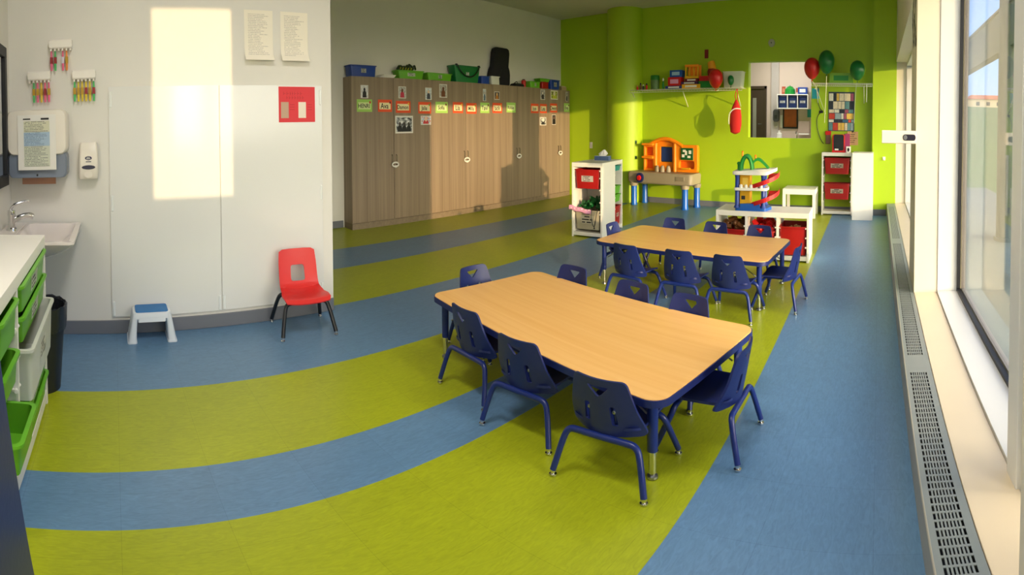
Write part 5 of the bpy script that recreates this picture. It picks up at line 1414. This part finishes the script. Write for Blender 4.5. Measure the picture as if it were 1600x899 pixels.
b1 = new(); lathe(b1, [(0, 0), (.14, 0), (.13, .10), (.06, .16), (0, .165)], n=16); b2 = new(); lathe(b2, [(0, .16), (.02, .165), (0, .19)], n=8)
small('green_hat', 'green dome-shaped hat on the white cubby in the next room', 'hat', (-2.28, NY - .18, 2.067), [('crown', b1, P_g), ('button', b2, P_g)], rz=0)
carton('toy_box', 'blue box with white marks on the white cubby in the next room', -1.94, NY - .18, 2.067, .24, .2, .14, M_bluebin, P_w, grp=None)
t = thing('framed_board', 'orange-brown board in a black frame on the wall of the next room', 'frame', (-2.295, NY - .002, 1.36), 0)
b = new()
for q in ((-.20, .20, 0, .035), (-.20, .20, .42, .455), (-.20, -.165, .035, .42), (.165, .20, .035, .42)): box(b, q[0], q[1], -.03, 0, q[2], q[3])
obj('frame', b, M_blackp, t); obj('board', bx(-.166, .166, -.015, -.005, .034, .421), mat('rust_board', (170, 86, 36), var=.5, scale=5), t)
t = thing('towel_box', 'grey wall dispenser right of the framed board in the next room', 'dispenser', (-1.92, NY - .002, 1.27), 0)
obj('box_body', bx(-.15, .15, -.14, 0, 0, .25), mat('dispenser_taupe', (176, 156, 146), rough=.4), t, bevel=.02); obj('lower_lip', bx(-.13, .13, -.15, -.01, -.03, 0), M_white, t)
t = thing('soap_box', 'dark rounded dispenser on the left of the framed board in the next room', 'dispenser', (-2.66, NY - .062, 1.50), 0)
b = new(); loft(b, [[(x, y, z) for x, z in rrect(-.07, .09, 0, .26, .06, 5)] for y in (-.10, 0)]); obj('box_body', b, mat('charcoal_plastic', (66, 66, 68)), t, bevel=.01); obj('window', bx(-.03, .04, -.103, -.1, .06, .14), P_k, t)
b = new(); box(b, -.07, .07, -.01, 0, 0, .26); b2 = new(); box(b2, -.05, .05, -.012, -.01, .05, .2)
small('pinned_notice', 'white notice left of the framed board in the next room', 'notice', (-2.50, NY - .004, 1.38), [('sheet', b, M_paper), ('print', b2, M_card)], rz=0)
b = new(); box(b, -.05, .05, -.01, 0, 0, .17); b2 = new(); box(b2, -.04, .04, -.012, -.01, .03, .14)
small('teal_sign', 'small teal sign at the right of the next room wall', 'sign', (-1.80, NY - .004, 1.60), [('sign_plate', b, mat('teal_sign_plastic', (30, 150, 150))), ('sign_face', b2, mat('teal_sign_plastic', (30, 150, 150)))], rz=0)
b = new(); box(b, -.05, .05, -.004, 0, 0, .16); b2 = new(); box(b2, -.03, .03, -.006, -.004, .04, .12)
small('leaf_picture', 'small rust-coloured leaf cut-out, left one on the next room wall', 'cut-out', (-2.48, NY - .002, 2.08), [('paper_shape', b, mat('rust_paper', (176, 80, 50))), ('inner_shape', b2, mat('pale_rust_paper', (200, 130, 100)))], rz=0)
b = new(); box(b, -.025, .025, -.004, 0, 0, .09); b2 = new(); box(b2, -.015, .015, -.006, -.004, .02, .07)
small('leaf_picture', 'smaller rust-coloured cut-out, right one on the next room wall', 'cut-out', (-2.13, NY - .002, 2.12), [('paper_shape', b, mat('rust_paper', (176, 80, 50))), ('inner_shape', b2, mat('rust_paper', (176, 80, 50)))], rz=0)
t = thing('wash_counter', 'white washbasin counter along the next room wall', 'counter', (-2.1, NY - .03, 0), 0)
obj('counter_top', bx(-.75, 1.0, -.45, 0, 1.12, 1.17), M_ceramic, t, bevel=.01); obj('counter_body', bx(-.72, .97, -.42, 0, 0, 1.12), M_white, t)
b = new(); tube(b, smooth_path([(0, -.10, 1.17), (0, -.10, 1.30), (0, -.22, 1.30), (0, -.24, 1.25)], 2), .015, 8); obj('tap', b, M_chrome, t, smooth=True)
b = new(); lathe(b, [(0, 1.17), (.07, 1.17), (.07, 1.26), (.03, 1.28), (.03, 1.32), (0, 1.32)], -.45, -.15, 12); obj('soap_pump', b, P_w, t, smooth=True)
fill_panel(-2.3, 11.3, 'rectangular ceiling light in the next room', 26).location.z = 3.2  # fill light added out of view to brighten the next room

# ------------------------------------------------------------------ outside
M_conc = mat('weathered_concrete', (104, 114, 106), rough=.8, var=.15, scale=3)
struct('ground_outside', bx(.95, 90, -30, 140, -.6, -.35), mat('lawn_green', (70, 104, 44), rough=.9, var=.25, scale=.6))
struct('terrace_outside', bx(.9, 3.6, -6, 16, -.36, -.15), M_conc)
def col(x, y, lb, r=.235):
    t = thing('concrete_column', lb, 'column', (x, y, -.15), 0, 'columns outside the windows')
    b = new(); lathe(b, [(0, 0), (r, 0), (r, 4.6), (0, 4.6)], n=32); obj('shaft', b, M_conc, t, smooth=True)
    b = new(); lathe(b, [(0, 0), (r + .04, 0), (r + .04, .05), (0, .05)], n=32); obj('column_base', b, M_conc, t)
    return t
col(2.3, 8.3, 'round concrete column outside the window')
col(2.3, .60, 'round concrete column outside, beyond the near mullion', .305)  # added out of view to keep sun out of the near opening
t = thing('canopy_beam', 'grey horizontal canopy beam between the columns outside', 'beam', (2.3, 8.3, 2.58), 0)
obj('beam_body', bx(-.10, .10, -8.6, 8.0, 0, .62), M_conc, t, bevel=.01); obj('beam_cap', bx(-.13, .13, -8.6, 8.0, .62, .66), M_conc, t)
b = new(); loft(b, [[(-20, y, -.4), (60, y, -.4), (60, y, z), (-20, y, z)] for y, z in ((16, -.34), (30, .9), (60, 3.1), (90, 4.9), (125, 5.6))])
o = struct('lawn_slope_outside', b, mat('lawn_green', (70, 104, 44))); o.location = (6, 0, 0)
t = thing('far_building', 'low cream building with orange roof on the horizon outside', 'building', (22.2, 95, 4.7), math.radians(-12))
obj('walls', bx(-5, 7, -3, 3, 0, 1.5), mat('cream_render', (216, 196, 160), rough=.8), t)
b = new(); loft(b, [[(-5.4, -3.3, 1.5), (7.4, -3.3, 1.5), (7.4, 3.3, 1.5), (-5.4, 3.3, 1.5)], [(-4, -.3, 2.3), (6, -.3, 2.3), (6, .3, 2.3), (-4, .3, 2.3)]]); obj('roof', b, mat('terracotta_roof', (190, 96, 60), rough=.8), t)
for x in (-3, -1, 1, 3, 5): obj('window', bx(x, x + .7, -3.02, -3, .5, 1.1), mat('dark_window', (50, 60, 70), rough=.2), t)
t = thing('palm_tree', 'distant palm tree on the horizon outside at the far right', 'tree', (18.75, 62, 3.1), 0)
b = new(); tube(b, smooth_path([(0, 0, 0), (.1, 0, 1.2), (.05, 0, 2.4)], 2), .16, 8); obj('trunk', b, P_br, t, smooth=True)
b = new(); rnd = random.Random(3)
for k in range(34):
    a = k * 2.4; L = rnd.uniform(.7, 1.1); up_ = rnd.uniform(-.1, 1.0)
    pts = [Vector((.05 + math.cos(a) * L * u, math.sin(a) * L * u, 2.4 + up_ * u * 1.1 - .9 * u * u)) for u in (0, .25, .5, .75, 1)]
    for p, q in zip(pts[:-1], pts[1:]):
        s_ = (q - p).cross(Vector((0, 0, 1))).normalized() * .13
        b.faces.new([b.verts.new(v) for v in (p - s_, p + s_, q + s_, q - s_)])
obj('fronds', b, mat('palm_green', (44, 70, 36), rough=.8), t)
